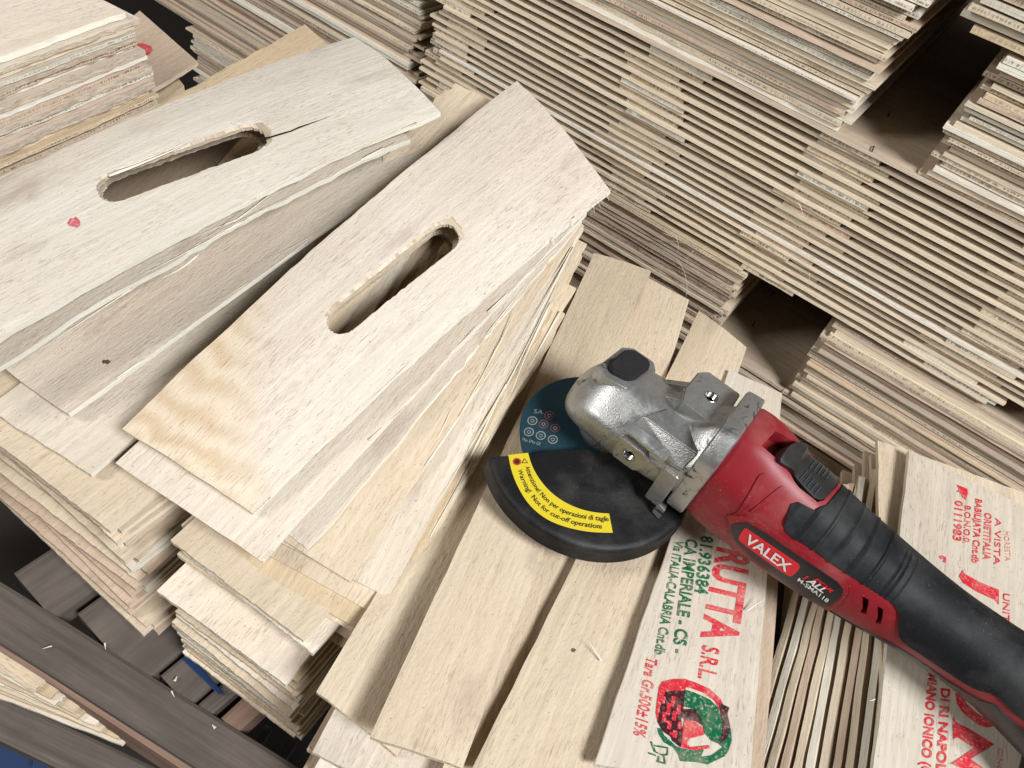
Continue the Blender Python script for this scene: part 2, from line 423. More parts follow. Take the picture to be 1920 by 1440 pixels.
# ------------------------------------------------------------------ the pile behind: sheets seen at their front edges
rp = random.Random(11)
def sheet(name, s0, s1, z, th, depth, d0, mats, label, group, cat='sheet', seed=0, sag=0.0, nseg=30, tilt=0.0, parent=None, yaw=0.0):
    org = fp((s0 + s1) / 2, d0 + depth / 2, z); V = []; F = []; mi = []; uvs = []
    st = [i / nseg for i in range(nseg + 1)]
    for t in st:
        s = s0 + (s1 - s0) * t
        fr = 0.0007 * nz(s * 60, seed * 3.3) + 0.0006 * nz(s * 210, seed) + yaw * (t - 0.5)
        w = sag * nz(s * 5, seed * 1.9) + 0.0003 * nz(s * 40, seed * 2.3, 4) + tilt * (t - 0.5)
        e0 = 0.0; e1 = 0.0
        if t in (0.0, 1.0): e0 = 0.001 * nz(seed * 9.1, t); e1 = 0.001 * nz(seed * 5.1, t)
        for (dd, zz, es) in ((d0 + fr, 0, e0), (d0 + fr + 0.0003, th, e1), (d0 + depth, th, e1), (d0 + depth, 0, e0)):
            V.append(fp(s + es, dd, z + zz + w) - org)
    ln = s1 - s0
    for i in range(nseg):
        a, b = i * 4, i * 4 + 4; ua, ub = st[i] * ln, st[i + 1] * ln
        F.append((a, b, b + 1, a + 1)); mi.append(1); uvs.append([(ua, 0), (ub, 0), (ub, 1), (ua, 1)])
        F.append((a + 1, b + 1, b + 2, a + 2)); mi.append(0); uvs.append([(ua, 0), (ub, 0), (ub, depth), (ua, depth)])
        F.append((a + 2, b + 2, b + 3, a + 3)); mi.append(1); uvs.append([(ua, 0), (ub, 0), (ub, 1), (ua, 1)])
        F.append((a + 3, b + 3, b, a)); mi.append(0); uvs.append([(ua, 0), (ub, 0), (ub, depth), (ua, depth)])
    e = nseg * 4
    F.append((0, 1, 2, 3)); mi.append(2); uvs.append([(0, 0), (0, 1), (depth, 1), (depth, 0)])
    F.append((e + 3, e + 2, e + 1, e)); mi.append(2); uvs.append([(depth, 0), (depth, 1), (0, 1), (0, 0)])
    o = link(name, mesh(name, V, F, mi, uvs), mats, parent, org if parent is None else org - parent.location)
    if label: tag(o, label, cat, group)
    return o
def wm(kind, end=None):
    f, e, n = W[kind]; return [f, (n if (end if end is not None else rp.random() < 0.5) else e), n]
def pick(ws): return rp.choices([w for w, _ in ws], [p for _, p in ws])[0]

def tier(z0, z1, s0, s1, label, group, ws, depth=0.40, d0=0.0, thr=(0.0032, 0.0050), dj=0.003, sj=0.008, lean=0.0, name='veneer_strip', top=True):
    z = z0; k = 0; out = []
    while z < z1 - 0.002:
        th = min(rp.uniform(*thr), z1 - z); t = (z - z0) / max(1e-6, z1 - z0)
        gap = rp.choice((0.0002, 0.0003, 0.0009, 0.0016)) if th > 0.003 else 0.0002
        out.append(sheet(name, s0 + rp.uniform(-sj, sj), s1 + rp.uniform(-sj, sj) + lean * t, z, th - gap, depth, d0 + rp.uniform(-dj, dj), wm(pick(ws)), label, group,
              'strip', seed=rp.random() * 90, sag=0.0003, yaw=rp.uniform(-0.003, 0.003)))
        z += th; k += 1
    for i, o in enumerate(out):
        o['label'] = label % nth(len(out) - i if top else i + 1)
    return out
MIX = [('cream', 6), ('white', 5), ('pink', 1.5), ('grey', 0.2), ('tan', 0.4)]
SHADE_MIX = [('grey', 1.5), ('pink', 4), ('cream', 4), ('tan', 0.6)]  # darker woods put the lower tiers' shade into their colour
GREYS = [('grey', 2), ('white', 3), ('cream', 3), ('pink', 1)]
ZB, ZT0, ZM0, ZM1 = -0.66, -0.541, -0.437, -0.283
tier(ZB, ZT0, -0.26, 0.95, '%s dark strip from the top in the lowest tier of the pile', 'boards in the lowest tier', SHADE_MIX, thr=(0.004, 0.007), dj=0.006)
tier(ZT0, ZM0 - 0.0006, -0.262, 0.150, '%s shaded strip from the top in the stack left of the lower gap', 'boards left of the lower gap', SHADE_MIX, sj=0.006)
tier(ZT0, ZM0 - 0.0006, 0.247, 0.95, '%s strip from the top in the stack right of the lower gap', 'boards right of the lower gap', SHADE_MIX + [('cream', 3), ('tan', 1)], sj=0.006)
# the middle tier: nailed panels, sheets held apart by short battens
NP = 20; per = (ZM1 - ZM0) / NP
def batten(par, s, w, z, th, d0, seed):
    k = pick([('cream', 9), ('white', 1.5), ('tan', 1.2), ('pink', .8)])
    return sheet('batten', s - w / 2, s + w / 2, z, th, 0.36, d0, wm(k, True), None, None, seed=seed, nseg=8, parent=par)
top_panel = None
for i in range(NP):
    z = ZM0 + i * per; th = 0.0027; bt = per - th
    d0 = rp.uniform(-0.0022, 0.0018); right = 0.92 if i > 1 else 0.39 + rp.uniform(-0.01, 0.012)
    if i > 1 and i < 5 : right = 0.93
    o = sheet('crate_panel', -0.250 + rp.uniform(-0.012, 0.010) - 0.012 * (i < 3), right, z + bt, th, 0.40, d0, wm('grey' if i == NP - 1 else pick([('cream', 7), ('white', 1)]), False),  # topmost panel in darker wood: upper gap's shade put into its colour
              '%s long plywood panel from the bottom of the middle tier on battens' % nth(i + 1), 'panels of the middle tier', 'panel', seed=i * 1.7, sag=0.0005, nseg=60, yaw=rp.uniform(-0.002, 0.002))
    for c, wd in ((-0.225, 0.05), (0.005, 0.062), (0.188, 0.058), (0.37, 0.065), (0.56, 0.06), (0.75, 0.06)):
        if c > right: continue
        batten(o, c + rp.uniform(-0.016, 0.016) - (0.022 * (1 - i / NP) if c > 0.1 else 0.0), wd * rp.uniform(0.85, 1.15), z + 0.0001, bt - 0.0002, d0 + rp.uniform(0.0004, 0.0045), i * 3.1 + c)
    top_panel = o
tier(ZM1 + 0.0004, -0.135, -0.30, 0.163, '%s pale strip from the bottom in the tall stack left of the upper gap', 'boards left of the upper gap', MIX, lean=0.016, sj=0.007, dj=0.0035, top=False)
tier(ZM1 + 0.0004, -0.184, 0.236, 0.95, '%s pale strip from the bottom in the stack right of the upper gap', 'boards right of the upper gap', MIX, lean=0.0, sj=0.007, dj=0.004, top=False)
for i in range(14):
    sheet('crate_panel', 0.198 + rp.uniform(-0.004, 0.012), 0.95, -0.181 + i * 0.0062, 0.0045, 0.40, rp.uniform(-0.004, 0.003), wm('tan' if i == 0 else pick(MIX)),
          '%s plywood panel from the bottom of those bridging the upper gap' % nth(i + 1), 'panels over the upper gap', 'panel', seed=i * 2.9)
# left pile, set back a little
tier(ZB, -0.556, -0.69, -0.285, '%s greyish strip from the top in the low stack at the far left', 'boards of the low far left stack', GREYS, d0=0.012, dj=0.004, sj=0.010)
tier(-0.552, -0.34, -1.15, -0.285, '%s greyish strip from the bottom in the long stack at the far left', 'boards of the long far left stack', GREYS, d0=0.012, dj=0.004, sj=0.010, top=False)
# staples in the panels seen through the gaps
M_STAPLE = plain('staple_steel', (0.03, 0.028, 0.027), 0.5, metal=0.6)
def staple(x, y, z, par):
    p = at(x, y, z) + Vector((0, 0, 0.0006)); d = Vector((0.2, 1, 0)).normalized(); V = []; F = []
    ps = [p - d * 0.005 - Vector((0, 0, .0002)), p - d * 0.0035 + Vector((0, 0, .0008)), p + d * 0.003 + Vector((0.0006, 0, .0008)), p + d * 0.0052 + Vector((0.001, 0, -.0002))]
    for k in ps:
        V += [k + Vector((-0.0006, 0, 0)) - par.location, k + Vector((0.0006, 0, 0)) - par.location, k + Vector((0, 0, 0.0009)) - par.location]
    for i in range(3):
        for k in range(3): F.append((i * 3 + k, i * 3 + (k + 1) % 3, i * 3 + 3 + (k + 1) % 3, i * 3 + 3 + k))
    link('staple', mesh('staple', V, F), M_STAPLE, par)
staple(1635, 280, ZM1 + .0002, top_panel); staple(1665, 215, ZM1 + .0002, top_panel)
gap_floor = sheet('crate_panel', 0.152, 0.245, ZT0 + 0.0003, 0.003, 0.36, 0.0, wm('grey', False), 'plywood panel lying at the bottom of the lower dark gap', None, 'panel', seed=5)  # darker grey wood paints the shade on the gap floor
staple(1412, 608, ZT0 + .0036, gap_floor); staple(1447, 552, ZT0 + .0036, gap_floor)

# ------------------------------------------------------------------ pallet under the stacks
def wood_old(name, c1, c2):
    t = NT(name); g = t.noise(t.uv((6, 90, 1)), 1, 5, 0.65); h = t.noise(t.uv((14, 20, 1)), 1, 4)
    col = t.mix(t.ramp(g, [(0.3, g1(0)), (0.7, g1(1))]), c1, c2)
    col = t.mix(t.ramp(h, [(0.45, g1(0)), (0.7, g1(0.6))]), col, tuple(c * 0.5 for c in c1))
    return t.out(col, 0.85, t.bump(g, 0.6, 0.001), spec=0.15)
OLD_D = wood_old('old_dark_wood', (0.155, 0.127, 0.108), (0.075, 0.06, 0.051)); OLD_R = wood_old('old_brown_wood', (0.30, 0.19, 0.14), (0.18, 0.12, 0.09))
def plank(name, p0, p1, width, th, mat, parent, seed=0, wob=0.002):
    """a plank from p0 to p1 (top centre line), uneven edges"""
    d = (p1 - p0); L = d.length; d.normalize(); s = Vector((0, 0, 1)).cross(d).normalized(); V = []; F = []; uvs = []; n = 16
    for i in range(n + 1):
        t = i / n; c = p0.lerp(p1, t); a = width / 2 + wob * nz(t * 7, seed); b = width / 2 + wob * nz(t * 7, seed + 9)
        zz = Vector((0, 0, 0.0008 * nz(t * 9, seed + 4))); dn = Vector((0, 0, -th)); ch = Vector((0, 0, -0.0015))
        V += [c + s * a + zz + ch, c + s * (a - 0.003) + zz, c - s * (b - 0.003) + zz, c - s * b + zz + ch, c - s * b + dn, c + s * a + dn]
    for i in range(n):
        for k in range(6):
            F.append((i * 6 + k, i * 6 + (k + 1) % 6, i * 6 + 6 + (k + 1) % 6, i * 6 + 6 + k))
            uvs.append([(i / n * L, k * .04), (i / n * L, k * .04 + .04), ((i + 1) / n * L, k * .04 + .04), ((i + 1) / n * L, k * .04)])
    F += [(5, 4, 3, 2, 1, 0), tuple(n * 6 + k for k in range(6))]; uvs += [[(0, k * .02) for k in range(6)], [(0, k * .02) for k in range(6)]]
    o0 = parent.location
    return link(name, mesh(name, [v - o0 for v in V], F, None, uvs), mat, parent)
def empty(name, loc): 
    o = bpy.data.objects.new(name, None); COL.objects.link(o); o.location = loc; o.empty_display_size = 0.02; return o
ZP = -0.662
pal = tag(empty('pallet', at(300, 1250, ZP)), 'dark weathered wooden pallet under the stacks of boards', 'pallet')
def pl(x0, y0, x1, y1, w, th, m, z=ZP, seed=0, name='plank', ext0=0.0, ext1=0.0):
    a, b = at(x0, y0, z), at(x1, y1, z); d = (b - a).normalized()
    return plank(name, a - d * ext0, b + d * ext1, w, th, m, pal, seed)
pl(0, 1146, 400, 1398, 0.036, 0.05, OLD_D, z=ZP + 0.002, seed=1, name='beam', ext0=0.4, ext1=0.6)
pl(0, 1196, 330, 1404, 0.016, 0.06, OLD_R, z=ZP - 0.010, seed=2, name='beam', ext0=0.4, ext1=0.6)
pl(0, 1345, 200, 1440, 0.030, 0.03, OLD_D, z=-.765, seed=3, name='beam', ext0=0.4, ext1=0.5)
dP = Vector((cos(radians(62)), sin(radians(62)), 0))
for k, (x0, y0, wd, m) in enumerate(((52, 1122, .062, OLD_D), (193, 1222, .090, OLD_D), (318, 1302, .040, OLD_D), (372, 1340, .018, OLD_D), (420, 1368, .022, OLD_R))):
    a = at(x0, y0, ZP); plank('plank', a + dP * 0.004, a + dP * 0.62, wd - 0.004, 0.022, m, pal, 20 + k)
for k, ds in enumerate((0.20, 0.32, 0.45, 0.58, 0.71, 0.84, 0.97)):
    a = at(420, 1368, ZP) + Vector((cos(radians(-28)), sin(radians(-28)), 0)) * ds
    plank('plank', a + dP * 0.10, a + dP * 0.80, 0.085, 0.022, OLD_D, pal, 40 + k)
# things seen through the pallet
M_BLUE = plain('blue_plastic', (0.006, 0.026, 0.085), 0.5, spec=0.4, bscale=30, bstr=0.2)
M_PALE = plain('pale_strip', (0.42, 0.44, 0.50), 0.5, spec=0.4, bscale=200, bstr=0.3)
def slab(name, pts, th, mat, label, cat, group=None, parent=None):
    P = [Vector(p) for p in pts]; n = len(P); org = sum(P, Vector()) / n - Vector((0, 0, th))
    V = [p - org for p in P] + [p - Vector((0, 0, th)) - org for p in P]
    F = [tuple(range(n)), tuple(range(2 * n - 1, n - 1, -1))] + [(i, n + i, n + (i + 1) % n, (i + 1) % n) for i in range(n)]
    me = mesh(name, V, F); bm = bmesh.new(); bm.from_mesh(me); bmesh.ops.recalc_face_normals(bm, faces=bm.faces); bm.to_mesh(me); bm.free()
    o = link(name, me, mat, parent, org if parent is None else org - parent.location)
    if label: tag(o, label, cat, group)
    bv = o.modifiers.new('bevel', 'BEVEL'); bv.width = min(0.001, th * 0.3); bv.segments = 2
    return o
slab('blue_sheet', [at(0, 1340, -.80), at(150, 1400, -.80), at(200, 1500, -.80), at(-40, 1500, -.80)], 0.004, M_BLUE, 'blue plastic sheet below the pallet in the bottom left corner', 'sheet')
slab('blue_sheet', [at(66, 1385, -.785), at(120, 1402, -.785), at(125, 1450, -.785), at(60, 1445, -.785)], 0.004, M_BLUE, 'small blue plastic tag lying on the blue sheet below the pallet', 'sheet')
slab('blue_sheet', [at(340, 1235, -.658), at(356, 1228, -.658), at(420, 1300, -.658), at(410, 1302, -.658)], 0.0015, M_BLUE, 'blue card corner sticking out under the front stack of boards', 'card')
slab('pale_strip', [at(468, 1405, -.74), at(482, 1412, -.74), at(512, 1365, -.74), at(498, 1357, -.74)], 0.006, M_PALE, 'left of two pale strips seen under the front stack', 'strip', 'pale strips below')
slab('pale_strip', [at(513, 1432, -.74), at(527, 1440, -.74), at(556, 1395, -.74), at(540, 1386, -.74)], 0.006, M_PALE, 'right of two pale strips seen under the front stack', 'strip', 'pale strips below')
# offcuts in the bottom left corner
for i in range(9):
    y = 1245 + i * 9.5; z = -.676 - i * .0052
    x1 = 60 + i * 21 + (12 if i % 2 else 0)
    a, b = at(-90, y - 48, z), at(x1, y + 52 + i * 3 , z)
    q = Quad([a, a + Vector((0.03, .028, 0)), b + Vector((0.012, .024, 0)), b], seed=i)
    board('wood_offcut', Quad([b, b + Vector((0.010, .026, 0)), a + Vector((0.012, .03, 0)), a], seed=i), 0.0042, W[['cream', 'tan', 'white'][i % 3]], '%s thin wood offcut from the top of the bundle below the pallet beam' % nth(i + 1), 'offcut', 'offcuts under the beam', nu=14, nv=3, seed=i + 60)

# ------------------------------------------------------------------ loose board stacks in front
def wmat(k): return list(W[k])
TH = 0.0042
# -- front fan with the handle board on top
H1 = board('handle_board', Quad([at(228, 803, -.452), at(472, 962, -.458), at(1145, 357, -.347), at(970, 152, -.347)], cup=0.005, bow=0.010, wave=0.002, seed=3), TH,
    [M_H1, W['white'][1], W['white'][2]], 'pale board with a hand slot and a tan corner, topmost of the front fan', 'board', 'slotted handle boards', seed=3, rag_end=0.0016, rag_long=0.0014,
    slot=dict(a=(645, 596), b=(832, 446), w=0.0135, rag=0.0012, torn=0.0012))
board('veneer_board', Quad([at(216, 868, -.470), at(490, 1053, -.476), at(1100, 398, -.362), at(955, 215, -.366)], cup=0.004, bow=0.004, seed=4), TH, wmat('white'),
    'pale board right below the slotted front board, its near end sticking out', 'board', seed=4,
    slot=dict(a=(648, 600), b=(820, 462), w=0.0145, rag=0.0016))
fan = [((577, 1030), (1092, 412), -.482, -.370, 'white', 'board with a torn white right edge, third from the top of the front fan'),
       ((655, 1090), (1093, 421), -.486, -.378, 'cream', 'board fourth from the top of the front fan, near corner by the splinters'),
       ((727, 1119), (1093, 428), -.490, -.386, 'white', 'board fifth from the top of the front fan, reaching farthest right at the near end'),
       ((700, 1150), (1101, 458), -.496, -.396, 'cream', 'board with a red smudge on its right side low in the front fan'),
       ((690, 1190), (1093, 480), -.502, -.404, 'tan', 'yellowish board low in the front fan under the red smudged one'),
       ((697, 1207), (1079, 540), -.508, -.414, 'cream', 'third lowest board of the front fan beside the cutting disc'),
       ((680, 1216), (1060, 588), -.514, -.424, 'cream', 'second lowest board of the front fan beside the cutting disc'),
       ((660, 1226), (1046, 618), -.520, -.434, 'tan', 'lowest board of the front fan beside the cutting disc')]
FANOBJ = []
for i, (n, f, zn, zf, k, lb) in enumerate(fan):
    c = right_edge_board(n, f, zn, zf, 0.118)
    FANOBJ.append(board('veneer_board', Quad(c, cup=0.002, bow=-0.002 - 0.0008 * i, seed=30 + i), TH, wmat(k), lb, 'board', seed=30 + i, rag_long=0.0022, slot=dict(a=(652, 604 + i), b=(822 - 2 * i, 460 + 2 * i), w=0.0150, rag=0.0016) if i < 6 else None))
ru = random.Random(4)
def stack(corner_px, z0, z1, az, width, length, label, group, kinds, jit=0.006, drift=None, right=False, step=0.0050, spread=3, stuff=False):
    c0 = at(*corner_px, z0); z = z0; k = 0; lst = []
    while z > z1:
        a = az + radians(ru.uniform(-spread, spread)); d = Vector((cos(a), sin(a), 0)); s = Vector((d.y, -d.x, 0))   # s = to the right
        c = c0.copy(); c.z = H + z; c += d * ru.uniform(-jit, jit) + s * ru.uniform(-jit, jit)
        if drift: c += drift(k, z)
        nl = c - s * width if right else c; nr = nl + s * width
        kd = ru.choice(kinds)
        lst.append(board('veneer_board', Quad([nl, nr, nr + d * length, nl + d * length], cup=ru.uniform(0, .0008), seed=k + 100), TH * ru.uniform(.85, 1.15), wmat(kd), label, 'board', group, nu=10, nv=44, seed=k + int(corner_px[0]), rag_end=0.0011))
        z -= step * ru.uniform(0.85, 1.2); k += 1
    if stuff:                                   # buried boards nobody can count: one object
        bm = bmesh.new(); o0 = lst[0].location.copy(); ms = {}
        base = lst[0]
        for o in lst:
            me = o.data.copy(); me.transform(Matrix.Translation(o.location - o0))
            for p in me.polygons: p.material_index = min(p.material_index, 2)
            bm.from_mesh(me); bpy.data.meshes.remove(me)
        me = bpy.data.meshes.new('buried_boards'); bm.to_mesh(me); bm.free()
        for o in lst: bpy.data.objects.remove(o)
        o = link('buried_boards', me, wmat(kinds[0]), None, o0); tag(o, label, 'boards', None, 'stuff'); return [o]
    for i, o in enumerate(lst): o['label'] = label % nth(i + 1)
    return lst
stack((336, 1003), -.500, -.525, radians(71), 0.118, 0.40, '%s board end counted down from the front fan in the front stack', 'boards below the front fan', ['cream', 'cream', 'white'], jit=0.008)
stack((308, 1100), -.531, -.655, radians(70), 0.114, 0.40, '%s board from the top in the lower part of the front stack', 'boards of the lower front stack', ['cream', 'cream', 'white', 'tan'], jit=0.005, step=0.0046, spread=1.5)

# -- left stack with the second handle board
L1 = board('handle_board', Quad([at(-250, 470, -.425), at(-130, 715, -.432), at(826, 211, -.345), at(664, 70, -.345)], cup=0.006, bow=0.012, wave=0.002, seed=8), TH,
    [M_L1, W['white'][1], W['white'][2]], 'pale board with a cracked hand slot and a red spot, topmost at the left', 'board', 'slotted handle boards', seed=8, rag_end=0.0014, rag_long=0.0016,
    slot=dict(a=(222, 348), b=(462, 262), w=0.0155, rag=0.0016, torn=0.0015))
board('veneer_board', Quad(right_edge_board((-30, 706), (770, 262), -.440, -.362, 0.118), cup=0.002, bow=0.010, seed=9), TH, wmat('white'),
    'board with a splintered pale edge just below the left slotted board', 'board', seed=9, rag_long=0.003,
    slot=dict(a=(228, 352), b=(450, 272), w=0.0160, rag=0.002))
board('veneer_board', Quad([at(8, 690, -.468), at(128, 776, -.466), at(800, 292, -.395), at(690, 190, -.397)], cup=-0.004, bow=0.0, seed=10), TH, wmat('white'),
    'cupped board with a small dark knot, third from the top at the left', 'board', seed=10)
board('veneer_board', Quad([at(-25, 765, -.478), at(171, 889, -.478), at(640, 500, -.458), at(500, 380, -.458)], cup=0.0, seed=12), TH, wmat('white'),
    'pale board with a frayed near end, fourth from the top at the left', 'board', seed=12, rag_end=0.003)
board('veneer_board', Quad([at(-160, 450, -.42), at(0, 620, -.42), at(700, 160, -.372), at(572, 46, -.372)], cup=0.0, seed=13), TH, wmat('tan'),
    'warm yellowish board lying behind the left slotted board', 'board', seed=13, rag_long=0.003,
    slot=dict(a=(218, 352), b=(452, 268), w=0.0165, rag=0.002))
board('veneer_board', Quad(right_edge_board((800, 345), (935, 195), -.405, -.372, 0.05), cup=0.0, seed=14), TH, wmat('cream'),
    'board with a torn bark edge peeking out between the two slotted boards', 'board', seed=14, rag_long=0.006)
board('veneer_board', Quad(right_edge_board((250, 640), (620, 235), -.475, -.455, 0.13), seed=15), TH, wmat('grey'), 'shaded board seen deep inside the slot of the left slotted board', 'board', seed=15)  # grey wood puts the shade inside the slot into the colour
board('veneer_board', Quad(right_edge_board((330, 560), (600, 215), -.462, -.440, 0.05), seed=16), TH, wmat('pink'), 'upper of two shaded strips seen inside the left slot', 'board', seed=16)  # darker pink wood, slot shade painted in here as well
stack((210, 975), -.486, -.600, radians(67), 0.18, 0.40, '%s board down below the frayed pale board in the left stack', 'boards of the left stack', ['cream', 'cream', 'pink', 'white'], jit=0.007, right=True, step=0.0050, spread=4)
stack((270, 1140), -.606, -.655, radians(65), 0.19, 0.40, '%s of the long boards sticking out over the pallet under the left stack', 'bottom boards of the left stack', ['pink', 'cream'], jit=0.010, right=True, step=0.007, spread=3)
# -- thick block of boards at the top left
def corner_block():
    a, b = at(-60, 128, -.335), at(240, 22, -.335); d = (b - a).normalized(); s = Vector((-d.y, d.x, 0)); z = 0; k = 0
    rr = random.Random(77)
    while z < 0.125:
        th = rr.uniform(.0040, .0062); j = rr.uniform(-.005, .005); je = rr.uniform(-.004, .006) + z * 0.10; dn = Vector((0, 0, -z))
        base_a, base_b = a + dn - s * (j + z * 0.05) - d * 0.25, b + dn - s * (j + z * 0.05) + d * je
        q = Quad([base_a + s * 0.22, base_a, base_b, base_b + s * 0.22], seed=k)
        kd = rr.choice(['white', 'white', 'cream', 'pink'] if z < 0.07 else ['cream', 'pink', 'tan'])  # darker woods low down: shadow on the block put into their colour
        o = board('veneer_board', q, th - 0.0006, [W[kd][0], (M_TORNW if k % 3 == 1 else W[kd][1 + k % 2]), W[kd][2]], 'topmost white board of the thick block at the top left' if k == 0 else '%s ragged board from the top of the thick block at the top left' % nth(k + 1), 'board', None if k == 0 else 'boards of the top left block', nu=90, nv=3, seed=200 + k, rag_long=0.0022, rag_end=0.002)
        z += th; k += 1
    return b, d, s
bb, bd_, bs_ = corner_block()
S1 = board('stamped_board', Quad([at(150, 105, -.452), at(265, 181, -.452), at(371, 116, -.452), at(262, 20, -.452)], seed=21), 0.0045, wmat('pink'), 'short board with a round red stamp beside the top left block', 'board', seed=21, rag_end=0.0005, nu=10)
board('veneer_board', Quad([at(170, 150, -.468), at(275, 215, -.468), at(345, 160, -.468), at(262, 60, -.468)], seed=22), 0.006, wmat('tan'), 'dark short board just under the red stamped board', 'board', seed=22, nu=10)
print_poly(S1, zpx([(1040, 380), (1080, 350), (1140, 345), (1200, 370), (1215, 400), (1190, 430), (1140, 460), (1090, 480), (1050, 470), (1050, 440), (1085, 435), (1130, 440), (1135, 415), (1110, 400), (1070, 410), (1045, 415)], 0, 0, 4.235), INK_R)
print_poly(S1, zpx([(1160, 600), (1200, 598), (1205, 612), (1165, 614)], 0, 0, 4.235), INK_G)
def fwd(o, x, y, r, mat, n=9, seed=0, name='paint_mark'):
    rr = random.Random(seed); print_poly(o, [(x + r * rr.uniform(.5, 1.2) * cos(i * 2 * pi / n), y + r * .8 * rr.uniform(.5, 1.2) * sin(i * 2 * pi / n)) for i in range(n)], mat, 0.004 if o in (L1,) else 0.0006, name)

# -- flat narrow boards and printed boards at the right
ZF = -.466
def flat(c, k, label, seed, cup=0.0, mats=None, name='veneer_board', group=None, **kw):
    return board(name, Quad(c, cup=cup, seed=seed), TH, mats or wmat(k), label, 'board', group, seed=seed, **kw)
flat([at(593, 1297, -.492), at(745, 1418, -.492), at(1190, 560, -.484), at(1040, 560, -.484)], 'cream', 'broad bent board along the right foot of the front fan', 51, cup=0.0025)
B = flat([at(694, 1381, ZF), at(866, 1440, ZF), at(1220, 508, ZF), at(1114, 474, ZF)], 'cream', 'narrow pale board left of the grinder head, lying full length', 52, cup=0.001)
flat([at(820, 1470, -.484), at(1010, 1500, -.484), at(1292, 562, -.476), at(1185, 505, -.476)], 'cream', 'shaded narrow board in the dark gap between two pale narrow boards', 53)
C_ = flat([at(884, 1444, ZF - .008), at(1130, 1480, ZF - .008), at(1400, 652, ZF - .007), at(1311, 583, ZF - .007)], 'cream', 'narrow pale board under the guard, left of the green and red print', 54, cup=0.0015)
D = flat(planar(at(1113, 1432, ZF + .004), at(1404, 1470, ZF + .004), at(1467, 738, ZF - .002), (1368, 693)), 'white', 'pale board with red and green fruit crate printing under the grinder', 55, mats=[M_PRINT, W['white'][1], W['white'][2]], name='printed_board')
stack((585, 1410), -.498, -.655, radians(80), 0.17, 0.45, '%s board down in the stack under the narrow boards at the bottom edge', 'boards under the narrow boards', ['cream', 'pink', 'white'], jit=0.006, step=0.0055, spread=2)
# upright bundle between the two printed boards
rb = random.Random(9); N_E = 11
for i in range(N_E):
    t = i / (N_E - 1)
    n0 = at(1395 + 250 * t, 1470, -.500 + .028 * t); f0 = at(1560 + 140 * t, 905 + 30 * t - 30 * sin(t * 3), -.492 + .022 * t)
    d = (f0 - n0).normalized(); s = Vector((d.y, -d.x, 0)).normalized(); dn = (s * 0.62 + Vector((0, 0, -0.78)) ).normalized() * 0.058
    j = rb.uniform(-.004, .004); jf = rb.uniform(-.010, .010)
    c = [n0, n0 + dn, f0 + dn + d * jf, f0 + d * jf + s * j]
    board('veneer_board', Quad(c, cup=rb.uniform(-.001, .001), seed=i + 300), TH * 1.1, wmat(['cream', 'white', 'cream', 'pink'][i % 4]), '%s thin tilted board from the left in the bundle between the printed boards' % nth(i + 1), 'board', 'tilted boards in the bundle', nu=16, nv=3, seed=300 + i, rag_long=0.0022, rag_end=0.003)
Fb = flat(planar(at(1628, 1530, ZF + .006), at(1960, 1560, ZF + .006), at(1955, 968, ZF + .006), (1705, 843)), 'white', 'pale board with large red lettering under the grinder handle', 57, mats=[M_PRINT, W['white'][1], W['white'][2]], name='printed_board')
stack((1650, 1500), -.470, -.655, radians(83), 0.13, 0.30, 'board under the red lettered board at the right edge', 'boards under the red lettered board', ['cream'], jit=0.004, step=0.006, spread=1, stuff=True)
stack((1150, 1480), -.480, -.655, radians(84), 0.09, 0.33, 'board in the stack under the fruit crate printed board', 'boards under the printed board', ['pink'], jit=0.004, step=0.006, spread=1, stuff=True)

# ------------------------------------------------------------------ printing
print_text(D, 'FRUTTA', (1351, 1003), (1316, 1196), (1409, 1017), INK_R, 0.035)
print_text(D, 'S.R.L.', (1318, 1209), (1309, 1272), (1349, 1217), INK_R, 0.018)
print_text(D, '81.936384', (1315, 1004), (1303, 1112), (1337, 1008), INK_G, 0.028)
print_text(D, 'CA IMPERIALE - CS -', (1287, 1010), (1261, 1224), (1308, 1014), INK_G, 0.028)
print_text(D, 'Via ITALIA-CALABRIA Cnt.db', (1266, 1013), (1227, 1226), (1282, 1017), INK_G, 0.026)
print_text(D, 'Tara Gr.500\u00b115%', (1213, 1231), (1188, 1378), (1233, 1238), INK_R, 0.018)
z8 = lambda p: zpx(p, 1150, 1220, 6.544)
print_poly(D, z8([(520, 760), (530, 640), (560, 440), (600, 380), (740, 350), (880, 350), (1000, 390), (1180, 470), (1310, 590), (1340, 650), (1400, 780), (1420, 900), (1340, 800), (1240, 620), (1100, 520), (980, 475), (890, 452), (870, 500), (640, 500), (600, 600), (570, 700), (540, 880)]), INK_R)
print_poly(D, z8([(640, 500), (870, 490), (860, 700), (830, 830), (850, 1000), (820, 1190), (720, 1110), (700, 1060), (600, 990), (540, 880), (570, 700), (600, 600)]), INK_K, 0.00045)
for i in range(4):
    for j in range(5):
        if (i + j) % 2 or (j > 3 and i == 0): continue
        x, y = 590 + i * 62 + j * 4, 560 + j * 105
        print_poly(D, z8([(x, y), (x + 48, y + 8), (x + 40, y + 96), (x - 8, y + 88)]), INK_R, 0.0006)
for x, y in ((650, 640), (600, 750), (730, 740), (620, 850), (690, 1000)):
    print_poly(D, z8([(x, y), (x + 90, y + 20), (x + 86, y + 52), (x - 4, y + 30)]), INK_R, 0.00062)
print_poly(D, z8([(880, 480), (1000, 520), (1180, 600), (1280, 700), (1340, 900), (1320, 1050), (1270, 1140), (1200, 1110), (1120, 1020), (1090, 900), (1040, 780), (950, 710), (860, 690)]), INK_G, 0.0005)
print_poly(D, z8([(830, 720), (1000, 720), (1060, 800), (1110, 940), (1010, 870), (870, 850), (840, 830)]), INK_K, 0.00055)
